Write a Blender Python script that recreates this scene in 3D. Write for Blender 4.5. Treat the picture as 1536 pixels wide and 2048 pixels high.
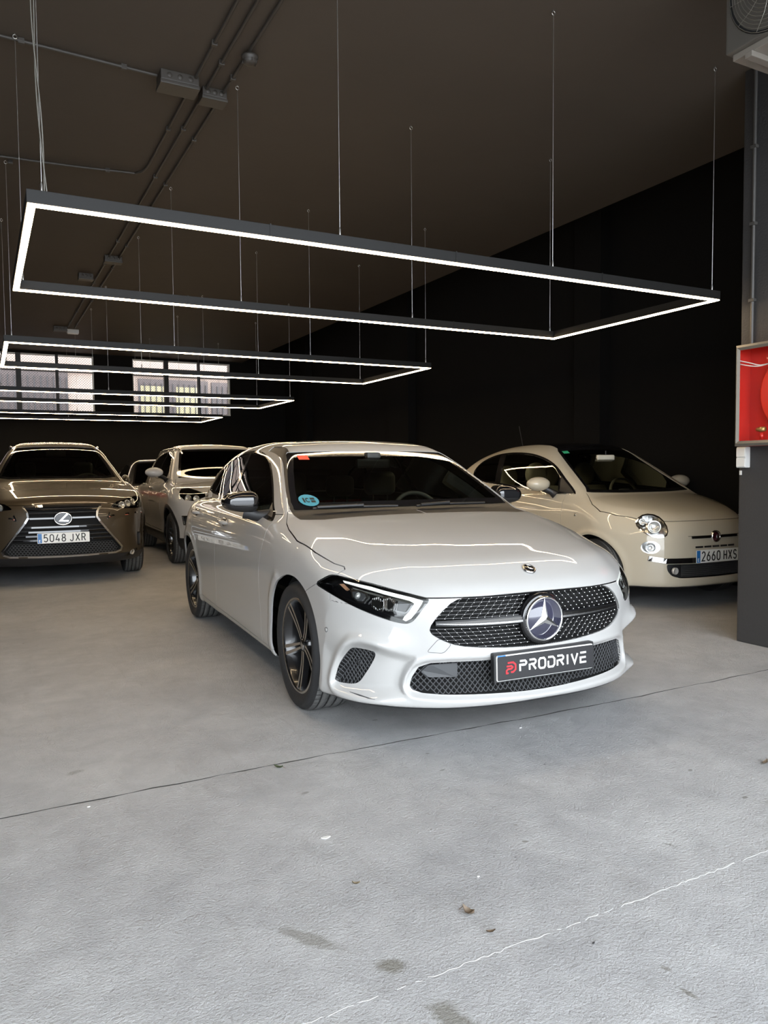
import bpy, bmesh, math, random
import numpy as np
from mathutils import Matrix, Vector
for o in list(bpy.data.objects): bpy.data.objects.remove(o)
C = bpy.context.scene.collection
scene = bpy.context.scene
# ---------------------------------------------------------------- camera (hand-held phone, at the entrance of the hall)
FOC, PITCH, ROLL, YAW, EYE = 1517.7, .0556, .0108, .4857, 1.217      # focal length in pixels of the 1536x2048 frame
def cam_axes():
    cy, sy = math.cos(YAW), math.sin(YAW)
    fw = np.array([sy * math.cos(PITCH), cy * math.cos(PITCH), -math.sin(PITCH)])
    r0 = np.array([cy, -sy, 0]); d0 = np.cross(fw, r0); cr, sr = math.cos(ROLL), math.sin(ROLL)
    return cr * r0 + sr * d0, -sr * r0 + cr * d0, fw
_r, _d, _f = cam_axes()
cam = bpy.data.objects.new('camera', bpy.data.cameras.new('camera')); C.objects.link(cam)
cam.data.sensor_width = 36; cam.data.sensor_fit = 'AUTO'; cam.data.lens = FOC / 2048 * 36
cam.data.clip_start = .05; cam.data.clip_end = 200
mw = Matrix.Identity(4)
for k in range(3): mw[k][0] = _r[k]; mw[k][1] = -_d[k]; mw[k][2] = -_f[k]
mw.translation = Vector((0, 0, EYE)); cam.matrix_world = mw
scene.camera = cam
# ---------------------------------------------------------------- daylight outside and exposure
world = bpy.data.worlds.new('world'); scene.world = world; world.use_nodes = True
_bg = world.node_tree.nodes['Background']; _bg.inputs[0].default_value = (.87, .935, 1.0, 1); _bg.inputs[1].default_value = 9.3
LAMP_POWER = 40.0
scene.view_settings.view_transform = 'Standard'; scene.view_settings.look = 'None'
scene.view_settings.gamma = 1; scene.view_settings.use_curve_mapping = False
scene.view_settings.exposure = 0.0
def sstep(e0, e1, x):
    t = np.clip((x - e0) / (e1 - e0), 0, 1); return t * t * (3 - 2 * t)
def smax(a, b, r):                       # maximum with a round fillet of radius r
    u = np.maximum(a + r, 0); v = np.maximum(b + r, 0)
    return np.where((u > 0) & (v > 0), np.sqrt(u * u + v * v) - r, np.maximum(a, b))
def smin(a, b, r): return -smax(-a, -b, r)
def pchip(xs, ys, x):
    xs = np.asarray(xs, float); ys = np.asarray(ys, float)
    h = np.diff(xs); d = np.diff(ys) / h; m = np.zeros(len(xs))
    for i in range(1, len(xs) - 1):
        if d[i-1] * d[i] > 0:
            w1 = 2 * h[i] + h[i-1]; w2 = h[i] + 2 * h[i-1]; m[i] = (w1 + w2) / (w1 / d[i-1] + w2 / d[i])
    m[0] = d[0]; m[-1] = d[-1]
    i = np.clip(np.searchsorted(xs, x) - 1, 0, len(xs) - 2); t = (x - xs[i]) / h[i]
    return ((1 + 2*t) * (1-t)**2 * ys[i] + t * (1-t)**2 * h[i] * m[i] + t*t * (3 - 2*t) * ys[i+1] + t*t * (t - 1) * h[i] * m[i+1])
def lut(pts, sm=0.0, n=3000):            # smooth curve through points, linear outside
    pts = sorted(pts); xs = [p[0] for p in pts]; ys = [p[1] for p in pts]
    L = xs[-1] - xs[0]; e = max(3 * sm, .02 * L) + 1e-6
    s0 = (ys[1] - ys[0]) / (xs[1] - xs[0]); s1 = (ys[-1] - ys[-2]) / (xs[-1] - xs[-2])
    g = np.linspace(xs[0] - e, xs[-1] + e, n)
    v = pchip(xs, ys, np.clip(g, xs[0], xs[-1]))
    v = np.where(g < xs[0], ys[0] + s0 * (g - xs[0]), v); v = np.where(g > xs[-1], ys[-1] + s1 * (g - xs[-1]), v)
    if sm > 0:
        dx = g[1] - g[0]; k = int(3 * sm / dx) + 1; w = np.exp(-.5 * (np.arange(-k, k + 1) * dx / sm) ** 2); w /= w.sum()
        vp = np.concatenate([v[0] + (v[1] - v[0]) * np.arange(-k, 0), v, v[-1] + (v[-1] - v[-2]) * np.arange(1, k + 1)])
        v = np.convolve(vp, w, 'valid')
    sa = (v[1] - v[0]) / (g[1] - g[0]); sb = (v[-1] - v[-2]) / (g[1] - g[0])
    def fn(x):
        r = np.interp(x, g, v)
        r = np.where(x < g[0], v[0] + sa * (x - g[0]), r); return np.where(x > g[-1], v[-1] + sb * (x - g[-1]), r)
    return fn
def polar(pts, cx, sm=.05):              # plan outline points (x, halfwidth) around (cx, 0) -> R(theta)
    th = []; R = []
    for x, a in pts: th.append(math.atan2(a, abs(x - cx))); R.append(math.hypot(x - cx, a))
    t2 = [-t for t in th[1:4]] if th[0] < 1e-6 else []
    r2 = R[1:1 + len(t2)]
    return lut(list(zip(th + t2, R + r2)), sm)
def spline(pts, n=8, closed=True):       # Catmull-Rom through points
    P = np.asarray(pts, float); out = []
    m = len(P)
    rng = range(m) if closed else range(m - 1)
    for i in rng:
        if closed: p0, p1, p2, p3 = P[(i-1) % m], P[i], P[(i+1) % m], P[(i+2) % m]
        else: p0, p1, p2, p3 = P[max(i-1, 0)], P[i], P[i+1], P[min(i+2, m-1)]
        for k in range(n):
            t = k / n
            out.append(.5 * ((2*p1) + (-p0+p2)*t + (2*p0-5*p1+4*p2-p3)*t*t + (-p0+3*p1-3*p2+p3)*t**3))
    if not closed: out.append(P[-1])
    return np.array(out)
def rpoly(pts, r, n=5):                  # polygon with rounded corners; r a number or one per corner
    P = np.asarray(pts, float); m = len(P); out = []
    for i in range(m):
        a, b, c = P[i-1], P[i], P[(i+1) % m]; rr = r[i] if hasattr(r, '__len__') else r
        u = a - b; v = c - b; lu = np.linalg.norm(u); lv = np.linalg.norm(v)
        t = min(rr, .48 * lu, .48 * lv)
        if t < 1e-6: out.append(b); continue
        p = b + u / lu * t; q = b + v / lv * t
        for k in range(n + 1):
            s = k / n; out.append((1-s)**2 * p + 2*s*(1-s) * b + s*s * q)
    return np.array(out)
def sdpoly(poly, u, v, far=.07):         # signed distance to a closed polygon, negative inside; "far" beyond that distance
    P = np.asarray(poly, float); Q = np.roll(P, -1, 0); lo = P.min(0) - far; hi = P.max(0) + far
    k = (u > lo[0]) & (u < hi[0]) & (v > lo[1]) & (v < hi[1])
    if not k.all():
        out = np.full(u.shape, far)
        if k.any(): out[k] = np.minimum(sdpoly(poly, u[k], v[k], 1e9), far)
        return out
    d = np.full(u.shape, 1e9); ins = np.zeros(u.shape, bool)
    for (ax, ay), (bx, by) in zip(P, Q):
        ex, ey = bx - ax, by - ay; L = ex*ex + ey*ey + 1e-18
        wx, wy = u - ax, v - ay; t = np.clip((wx*ex + wy*ey) / L, 0, 1)
        d = np.minimum(d, (wx - t*ex)**2 + (wy - t*ey)**2)
        c = (ay > v) != (by > v)
        if by != ay: ins ^= c & (u < ex * (v - ay) / (by - ay) + ax)
    d = np.sqrt(d); return np.where(ins, -d, d)
def sdline(line, u, v):                  # signed distance to an open polyline (left side negative), ends extended
    P = np.asarray(line, float); k = len(P)
    best = np.full(u.shape, 1e9); sg = np.ones(u.shape)
    for i in range(k - 1):
        (ax, ay), (bx, by) = P[i], P[i+1]; ex, ey = bx - ax, by - ay; L = ex*ex + ey*ey
        wx, wy = u - ax, v - ay; t = (wx*ex + wy*ey) / L
        t = np.clip(t, -50 if i == 0 else 0, 50 if i == k - 2 else 1)
        d = np.hypot(wx - t*ex, wy - t*ey); s = np.where(ex*wy - ey*wx > 0, -1.0, 1.0)
        m = d < best - 1e-9; best = np.where(m, d, best); sg = np.where(m, s, sg)
    return best * sg
def grad(f, P, e=.003):
    g = np.zeros_like(P)
    for k in range(3):
        d = np.zeros(3); d[k] = e
        g[:, k] = (f(P + d) - f(P - d)) / (2 * e)
    return g
class Mesh:
    def __init__(s, V, N, F): s.V = np.asarray(V, float); s.N = np.asarray(N, float); s.F = np.asarray(F, int).reshape(-1, 3)
    def compact(s):
        u, inv = np.unique(s.F.ravel(), return_inverse=True)
        return Mesh(s.V[u], s.N[u], inv.reshape(-1, 3))
    def mirrored(s):
        return Mesh(s.V * [1, -1, 1], s.N * [1, -1, 1], s.F[:, ::-1])
    def both(s):                         # weld the half and its mirror image at y = 0
        n = len(s.V); mid = np.abs(s.V[:, 1]) < 1e-7
        idx = np.where(mid, np.arange(n), np.arange(n) + n)
        m = s.mirrored()
        return Mesh(np.vstack([s.V, m.V]), np.vstack([s.N, m.N]), np.vstack([s.F, idx[m.F]])).compact()
    def offset(s, d): return Mesh(s.V + s.N * d, s.N, s.F)
def join(ms):
    V = []; N = []; F = []; o = 0
    for m in ms: V.append(m.V); N.append(m.N); F.append(m.F + o); o += len(m.V)
    return Mesh(np.vstack(V), np.vstack(N), np.vstack(F))
def isosurface(f, lo, hi, h, blk=4, relax=2):     # surface nets on the half y >= 0, projected on f = 0
    nx = int(math.ceil((hi[0] - lo[0]) / h / blk)) * blk; ny = int(math.ceil(hi[1] / h / blk)) * blk; nz = int(math.ceil((hi[2] - lo[2]) / h / blk)) * blk
    X = lo[0] + h * np.arange(nx + 1); Y = -.5 * h + h * np.arange(ny + 1); Z = lo[2] + h * np.arange(nz + 1)
    c = [a[::blk] for a in (X, Y, Z)]
    G = np.stack(np.meshgrid(*c, indexing='ij'), -1).reshape(-1, 3)
    C = f(G).reshape(len(c[0]), len(c[1]), len(c[2]))
    big = 2.2 * h * blk
    near = np.abs(C) < big
    act = np.zeros((nx // blk, ny // blk, nz // blk), bool)
    for i in (0, 1):
        for j in (0, 1):
            for k in (0, 1): act |= near[i:i + act.shape[0], j:j + act.shape[1], k:k + act.shape[2]]
    D = np.repeat(np.repeat(np.repeat(C, blk, 0), blk, 1), blk, 2)[:nx + 1, :ny + 1, :nz + 1].copy()
    need = np.zeros(D.shape, bool); A = np.argwhere(act) * blk
    for i in range(blk + 1):
        for j in range(blk + 1):
            for k in range(blk + 1): need[A[:, 0] + i, A[:, 1] + j, A[:, 2] + k] = True
    I = np.argwhere(need)
    P = np.stack([X[I[:, 0]], Y[I[:, 1]], Z[I[:, 2]]], 1)
    D[need] = f(P)
    D[np.abs(D) < 1e-9] = 1e-9
    S = D < 0
    n = [nx, ny, nz]
    acc = np.zeros((nx, ny, nz, 3), np.float32); cnt = np.zeros((nx, ny, nz), np.float32)
    for ax in range(3):
        s0 = [slice(None)] * 3; s1 = [slice(None)] * 3; s0[ax] = slice(0, -1); s1[ax] = slice(1, None)
        a = D[tuple(s0)]; b = D[tuple(s1)]
        E = np.argwhere(S[tuple(s0)] != S[tuple(s1)])
        t = a[tuple(E.T)] / (a[tuple(E.T)] - b[tuple(E.T)])
        p = E.astype(float); p[:, ax] += t
        o = [k for k in range(3) if k != ax]
        for di in (0, -1):
            for dj in (0, -1):
                q = E.copy(); q[:, o[0]] += di; q[:, o[1]] += dj
                ok = (q >= 0).all(1) & (q[:, 0] < nx) & (q[:, 1] < ny) & (q[:, 2] < nz)
                np.add.at(acc, tuple(q[ok].T), p[ok]); np.add.at(cnt, tuple(q[ok].T), 1)
    idx = -np.ones((nx, ny, nz), int); cell = np.argwhere(cnt > 0); idx[tuple(cell.T)] = np.arange(len(cell))
    V = acc[tuple(cell.T)] / cnt[tuple(cell.T)][:, None]
    V = V * h + np.array([lo[0], -.5 * h, lo[2]])
    mid = cell[:, 1] == 0
    V[mid, 1] = 0
    quads = []
    for ax in range(3):
        s0 = [slice(None)] * 3; s1 = [slice(None)] * 3; s0[ax] = slice(0, -1); s1[ax] = slice(1, None)
        E = np.argwhere(S[tuple(s0)] != S[tuple(s1)])
        o = [(ax + 1) % 3, (ax + 2) % 3]
        ok = (E[:, o[0]] > 0) & (E[:, o[1]] > 0) & (E[:, o[0]] < n[o[0]]) & (E[:, o[1]] < n[o[1]]); E = E[ok]
        def at(d0, d1):
            q = E.copy(); q[:, o[0]] += d0; q[:, o[1]] += d1; return idx[tuple(q.T)]
        Q = np.stack([at(-1, -1), at(0, -1), at(0, 0), at(-1, 0)], 1)
        inside = S[tuple(E.T)]
        Q[~inside] = Q[~inside][:, ::-1]; quads.append(Q)
    Q = np.vstack(quads); Q = Q[(Q >= 0).all(1)]
    for it in range(4):
        g = grad(f, V); v = f(V); st = (v / np.maximum((g * g).sum(1), .05))[:, None] * g
        ln = np.linalg.norm(st, axis=1, keepdims=True); st *= np.minimum(1, .6 * h / np.maximum(ln, 1e-9))
        V = V - st; V[mid, 1] = 0
    # even out the spacing along the surface, then return to it
    ed = np.vstack([Q[:, [0, 1]], Q[:, [1, 2]], Q[:, [2, 3]], Q[:, [3, 0]]])
    for it in range(relax):
        sm_ = np.zeros_like(V); ct = np.zeros(len(V)); np.add.at(sm_, ed[:, 0], V[ed[:, 1]]); np.add.at(ct, ed[:, 0], 1)
        np.add.at(sm_, ed[:, 1], V[ed[:, 0]]); np.add.at(ct, ed[:, 1], 1)
        g = grad(f, V); g /= np.maximum(np.linalg.norm(g, axis=1, keepdims=True), 1e-9)
        d = sm_ / np.maximum(ct, 1)[:, None] - V; d -= (d * g).sum(1, keepdims=True) * g
        V = V + .4 * d; V[mid, 1] = 0
        for k in range(2):
            g = grad(f, V); v = f(V); st = (v / np.maximum((g * g).sum(1), .05))[:, None] * g
            ln = np.linalg.norm(st, axis=1, keepdims=True); st *= np.minimum(1, .5 * h / np.maximum(ln, 1e-9)); V = V - st; V[mid, 1] = 0
    N = grad(f, V); N[mid, 1] = 0; N /= np.maximum(np.linalg.norm(N, axis=1, keepdims=True), 1e-9)
    d1 = np.linalg.norm(V[Q[:, 0]] - V[Q[:, 2]], axis=1); d2 = np.linalg.norm(V[Q[:, 1]] - V[Q[:, 3]], axis=1)
    a = d1 <= d2
    F = np.vstack([Q[a][:, [0, 1, 2]], Q[a][:, [0, 2, 3]], Q[~a][:, [0, 1, 3]], Q[~a][:, [1, 2, 3]]])
    return Mesh(V, N, F)
def cut(m, phi):                         # split along phi = 0 -> (phi < 0, phi >= 0)
    if len(m.F) == 0: return m, m
    phi = np.where(np.abs(phi) < 1e-6, 1e-6, phi); s = phi < 0; F = m.F; c = s[F].sum(1)
    inn = [F[c == 3]]; out = [F[c == 0]]
    V, N = m.V, m.N; mixed = F[(c == 1) | (c == 2)]
    if len(mixed):
        sm_ = s[mixed]; lone = np.where(sm_.sum(1) == 1, sm_.argmax(1), (~sm_).argmax(1))
        r = np.arange(len(mixed)); a = mixed[r, lone]; b = mixed[r, (lone + 1) % 3]; d = mixed[r, (lone + 2) % 3]
        E = np.vstack([np.stack([a, b], 1), np.stack([a, d], 1)]); Es = np.sort(E, 1)
        u, inv = np.unique(Es, axis=0, return_inverse=True); inv = inv.ravel()
        p0, p1 = phi[u[:, 0]], phi[u[:, 1]]; t = (p0 / (p0 - p1))[:, None]
        nv = V[u[:, 0]] * (1 - t) + V[u[:, 1]] * t; nn = N[u[:, 0]] * (1 - t) + N[u[:, 1]] * t
        nn /= np.maximum(np.linalg.norm(nn, axis=1, keepdims=True), 1e-9)
        ab = inv[:len(mixed)] + len(V); ad = inv[len(mixed):] + len(V)
        V = np.vstack([V, nv]); N = np.vstack([N, nn])
        T1 = np.stack([a, ab, ad], 1); T2 = np.vstack([np.stack([ab, b, d], 1), np.stack([ab, d, ad], 1)])
        li = s[a]; l2 = np.concatenate([li, li])
        inn += [T1[li], T2[~l2]]; out += [T1[~li], T2[l2]]
    mk = lambda Fs: Mesh(V, N, np.vstack(Fs)).compact() if sum(len(x) for x in Fs) else Mesh(np.zeros((0, 3)), np.zeros((0, 3)), np.zeros((0, 3), int))
    return mk(inn), mk(out)
def gap(m, fn, w=.0022):                 # cut along fn = 0 leaving a narrow gap -> (inside, outside)
    a, b = cut(m, fn(m.V) + w); c, d = cut(b, fn(b.V) - w)
    return a, d
def boundary(m):
    E = np.vstack([m.F[:, [0, 1]], m.F[:, [1, 2]], m.F[:, [2, 0]]])
    key = np.sort(E, 1); u, inv, ct = np.unique(key, axis=0, return_inverse=True, return_counts=True)
    return E[ct[inv.ravel()] == 1]
def shell(m, t=.014, inner=True):        # outer skin, edge flange and inner skin; returns V, F, loop normals, material ids
    B = boundary(m); n = len(m.V)
    Vi = m.V - m.N * t
    V = [m.V, Vi]; F = [m.F]; LN = [m.N[m.F]]; MI = [np.zeros(len(m.F), int)]
    if inner: F.append(m.F[:, ::-1] + n); LN.append(-m.N[m.F[:, ::-1]]); MI.append(np.ones(len(m.F), int))
    if len(B):
        a, b = B[:, 0], B[:, 1]
        R1 = np.stack([b, a, a + n], 1); R2 = np.stack([b, a + n, b + n], 1)
        VV = np.vstack(V)
        for R in (R1, R2):
            fn = np.cross(VV[R[:, 1]] - VV[R[:, 0]], VV[R[:, 2]] - VV[R[:, 0]]); fn /= np.maximum(np.linalg.norm(fn, axis=1, keepdims=True), 1e-9)
            F.append(R); LN.append(np.repeat(fn[:, None, :], 3, 1)); MI.append(np.zeros(len(R), int))
    return np.vstack(V), np.vstack(F), np.vstack(LN).reshape(-1, 3), np.concatenate(MI)
def car_field(p):
    xf, xr = p['nose_c'], p['tail_c']
    Rf = polar(p['nose'], xf, p.get('nose_sm', .06)); Rr = polar(p['tail'], xr, .06); W = lut(p['side'], .12)
    Sf = lut(p['sec_front'], p.get('sec_sm', .02)); Ss = lut(p['sec_side'], p.get('sec_sm', .02)); Sr = lut(p['sec_rear'], .02)
    TC = lut(p['hood'], p.get('hood_sm', .03)); SH = lut(p['hood_shift'], .05)
    RZ = lut(p['roof'], .08); GS = lut(p['green_side'], .03); GW = lut(p['green_plan'], .1)
    WX = lut(p['ws'], .03); BX = lut(p['back'], .03)
    XA = lut([(-q[1], q[0]) for q in p['nose'][1:4]] + [(q[1], q[0]) for q in p['nose']], .02); X0 = float(XA(np.array(0.0))); amax = p['nose'][-1][1]
    FB = p['blend']; zb = lut(p['bottom'], .04); rn = lut(p['shoulder_r'], .06); wh = p['wheels']
    def field(P):
        x, a, z = P[:, 0], np.abs(P[:, 1]), P[:, 2]
        th = np.arctan2(a, x - xf); tr = np.arctan2(a, xr - x)
        dn = np.hypot(x - xf, a) - Rf(th); dr = np.hypot(x - xr, a) - Rr(tr); ds = a - W(x)
        d = np.where(x > xf, dn, np.where(x < xr, dr, ds))
        wf = sstep(FB[0], FB[1], x); wr = sstep(xr - .1, xr - .55, x)
        d = d - (Sf(z) * wf + Sr(z) * wr + Ss(z) * (1 - wf - wr))
        for (cx, cz, r, fl, wd) in wh:
            rr = np.hypot(x - cx, z - cz); d = d - fl * np.exp(-((rr - r) / wd) ** 2) * sstep(.35, .6, a)
        if 'tweak' in p: d = d + p['tweak'](x, a, z)
        xe = x + SH(x) * (X0 - XA(np.minimum(a, amax)))
        T = TC(xe) - p['hood_crown'] * (a / .75) ** 2
        if 'hood_tweak' in p: T = T + p['hood_tweak'](x, a)
        low = smax(d, (z - T) * .95, rn(x))
        low = smax(low, zb(x) - z, p.get('bottom_r', .03))
        gs = (a - GS(z) * GW(x)) * .9
        gr = z - (RZ(x) - p['roof_crown'] * (a / .6) ** 2)
        gw = (x - (WX(z) - p['ws_k'] * a * a)) * p['ws_n']
        gb = ((BX(z) + p['back_k'] * a * a) - x) * p['back_n']
        g = smax(gs, gr, p['rail_r']); g = smax(g, gw, p.get('pillar_r', .04)); g = smax(g, gb, .06)
        g = np.maximum(g, p.get('green_z', .8) - z)
        return smin(low, g, p.get('belt_r', .02))
    return field
def grid2(fn, lo, hi, h):                # table of fn(u, v) with bilinear look-up
    nu = int((hi[0] - lo[0]) / h) + 2; nv = int((hi[1] - lo[1]) / h) + 2
    U, W = np.meshgrid(lo[0] + h * np.arange(nu), lo[1] + h * np.arange(nv), indexing='ij'); T = fn(U.ravel(), W.ravel())
    T = T.reshape((nu, nv) + T.shape[1:])
    def look(u, v):
        p = np.clip((u - lo[0]) / h, 0, nu - 1.001); q = np.clip((v - lo[1]) / h, 0, nv - 1.001); i = p.astype(int); j = q.astype(int); a = p - i; b = q - j
        if T.ndim > 2: a = a[:, None]; b = b[:, None]
        return (T[i, j] * (1 - a) + T[i + 1, j] * a) * (1 - b) + (T[i, j + 1] * (1 - a) + T[i + 1, j + 1] * a) * b
    return look
def raycast(f, o, D, t0, t1, n=160):     # first hit along each ray o + t D
    T = np.linspace(t0, t1, n); val = np.stack([f(o + D * t) for t in T], 1)
    s = (val[:, :-1] > 0) & (val[:, 1:] <= 0); k = s.argmax(1); ok = s.any(1)
    a = T[k]; b = T[k + 1]
    for it in range(25):
        c = (a + b) / 2; v = f(o + D * c[:, None]); a = np.where(v > 0, c, a); b = np.where(v > 0, b, c)
    return np.where(ok[:, None], o + D * b[:, None], np.nan)
# ================================================================ helpers: materials
def mat(name, col=(.5, .5, .5), rough=.5, metal=0, spec=.5, coat=0, emit=None, es=0, bump=None, noise=None, flake=None):
    m = bpy.data.materials.get(name)
    if m: return m
    m = bpy.data.materials.new(name); m.use_nodes = True; nt = m.node_tree; b = nt.nodes['Principled BSDF']
    b.inputs['Base Color'].default_value = (*col, 1); b.inputs['Roughness'].default_value = rough; b.inputs['Metallic'].default_value = metal
    b.inputs['Specular IOR Level'].default_value = spec; b.inputs['Coat Weight'].default_value = coat; b.inputs['Coat Roughness'].default_value = .02
    if emit: b.inputs['Emission Color'].default_value = (*emit, 1); b.inputs['Emission Strength'].default_value = es
    tc = nt.nodes.new('ShaderNodeTexCoord')
    if noise:                            # (scale, amount): slight mottling of the colour
        n = nt.nodes.new('ShaderNodeTexNoise'); n.inputs['Scale'].default_value = noise[0]; n.inputs['Detail'].default_value = 5
        nt.links.new(tc.outputs['Object'], n.inputs['Vector'])
        mx = nt.nodes.new('ShaderNodeMix'); mx.data_type = 'RGBA'
        mx.inputs['A'].default_value = (*[c * (1 - noise[1]) for c in col], 1); mx.inputs['B'].default_value = (*[min(1, c * (1 + noise[1])) for c in col], 1)
        nt.links.new(n.outputs['Fac'], mx.inputs['Factor']); nt.links.new(mx.outputs['Result'], b.inputs['Base Color'])
    if bump:                             # (scale, strength)
        n = nt.nodes.new('ShaderNodeTexNoise'); n.inputs['Scale'].default_value = bump[0]; n.inputs['Detail'].default_value = 4
        nt.links.new(tc.outputs['Object'], n.inputs['Vector'])
        bp = nt.nodes.new('ShaderNodeBump'); bp.inputs['Strength'].default_value = bump[1]; bp.inputs['Distance'].default_value = .01
        nt.links.new(n.outputs['Fac'], bp.inputs['Height']); nt.links.new(bp.outputs['Normal'], b.inputs['Normal'])
    return m
def glass(name, tint=(.6, .65, .62), refl=1.45):
    m = bpy.data.materials.get(name)
    if m: return m
    m = bpy.data.materials.new(name); m.use_nodes = True; nt = m.node_tree; nt.nodes.remove(nt.nodes['Principled BSDF'])
    out = nt.nodes['Material Output']; tr = nt.nodes.new('ShaderNodeBsdfTransparent'); gl = nt.nodes.new('ShaderNodeBsdfGlossy'); fr = nt.nodes.new('ShaderNodeFresnel'); mx = nt.nodes.new('ShaderNodeMixShader')
    tr.inputs[0].default_value = (*tint, 1); gl.inputs['Roughness'].default_value = 0.0; fr.inputs[0].default_value = refl
    nt.links.new(fr.outputs[0], mx.inputs[0]); nt.links.new(tr.outputs[0], mx.inputs[1]); nt.links.new(gl.outputs[0], mx.inputs[2]); nt.links.new(mx.outputs[0], out.inputs[0])
    return m
M = {}
M['ceiling'] = mat('ceiling_paint', (.078, .060, .045), .75, bump=(6, .25), noise=(1.2, .12))
M['wall'] = mat('black_wall_paint', (.0062, .0057, .0053), .9, spec=.2, bump=(9, .3), noise=(1.5, .15))
M['pillar'] = mat('rough_dark_grey_render', (.030, .029, .029), .7, bump=(70, .35), noise=(3, .1))
M['conduit'] = mat('painted_conduit', (.050, .043, .036), .5)
M['alu'] = mat('black_anodised_aluminium', (.010, .0095, .009), .5, 0, .25)
M['steel'] = mat('steel_wire', (.62, .6, .57), .3, 1)
M['chrome'] = mat('chrome', (.86, .86, .86), .06, 1)
M['satin'] = mat('satin_chrome', (.6, .6, .6), .22, 1)
M['rubber'] = mat('tyre_rubber', (.016, .016, .017), .72, bump=(60, .15))
M['tread'] = mat('dusty_tread_rubber', (.10, .10, .098), .85, noise=(25, .3), bump=(80, .3))
M['black'] = mat('black_plastic', (.012, .012, .013), .45)
M['gloss'] = mat('gloss_black', (.006, .006, .007), .06, spec=.6, coat=.5)
M['dark'] = mat('dark_void', (.004, .004, .004), .9)
M['grey_plastic'] = mat('dark_grey_plastic', (.045, .047, .05), .5)
M['led'] = mat('led_diffuser', (.9, .9, .85), .5, emit=(1.0, .75, .46), es=LAMP_POWER)
M['white_plastic'] = mat('white_plastic', (.62, .62, .60), .35)
# ================================================================ helpers: objects
def tag(o, label=None, cat=None, group=None, kind=None):
    if label: o['label'] = label
    if cat: o['category'] = cat
    if group: o['group'] = group
    if kind: o['kind'] = kind
    return o
def empty(name, loc=(0, 0, 0), rz=0, parent=None):
    o = bpy.data.objects.new(name, None); C.objects.link(o); o.location = loc; o.rotation_euler = (0, 0, rz); o.parent = parent
    o.empty_display_size = .1
    return o
def link(name, me, parent=None, mats=()):
    o = bpy.data.objects.new(name, me); C.objects.link(o); o.parent = parent
    for m in mats: me.materials.append(m)
    return o
def pydata(name, V, F, m, parent=None, smooth=False, mi=None):
    me = bpy.data.meshes.new(name); me.from_pydata([tuple(map(float, v)) for v in V], [], [tuple(map(int, f)) for f in F]); me.update()
    ms = m if isinstance(m, (list, tuple)) else [m]
    for x in ms: me.materials.append(x)
    if smooth: me.polygons.foreach_set('use_smooth', [True] * len(me.polygons))
    if mi is not None: me.polygons.foreach_set('material_index', list(map(int, mi)))
    return link(name, me, parent)
def dense(name, V, F, LN, MI, mats, parent=None):
    me = bpy.data.meshes.new(name); n = len(F)
    me.vertices.add(len(V)); me.vertices.foreach_set('co', np.ascontiguousarray(V, np.float32).ravel())
    me.loops.add(3 * n); me.loops.foreach_set('vertex_index', np.ascontiguousarray(F, np.int32).ravel())
    me.polygons.add(n); me.polygons.foreach_set('loop_start', np.arange(0, 3 * n, 3, dtype=np.int32))
    try: me.polygons.foreach_set('loop_total', np.full(n, 3, np.int32))
    except Exception: pass
    me.polygons.foreach_set('use_smooth', np.ones(n, bool))
    if MI is not None: me.polygons.foreach_set('material_index', np.ascontiguousarray(MI, np.int32))
    for x in mats: me.materials.append(x)
    me.update(); me.validate()
    if len(me.polygons) == n: me.normals_split_custom_set(LN.tolist())
    return link(name, me, parent)
def panel(name, m, mats, parent, t=.014, inner=True):       # body panel: Mesh -> thin shell with flanged edges
    V, F, LN, MI = shell(m, t, inner)
    return dense(name, V, F, LN, MI if len(mats) > 1 else None, mats, parent)
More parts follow.
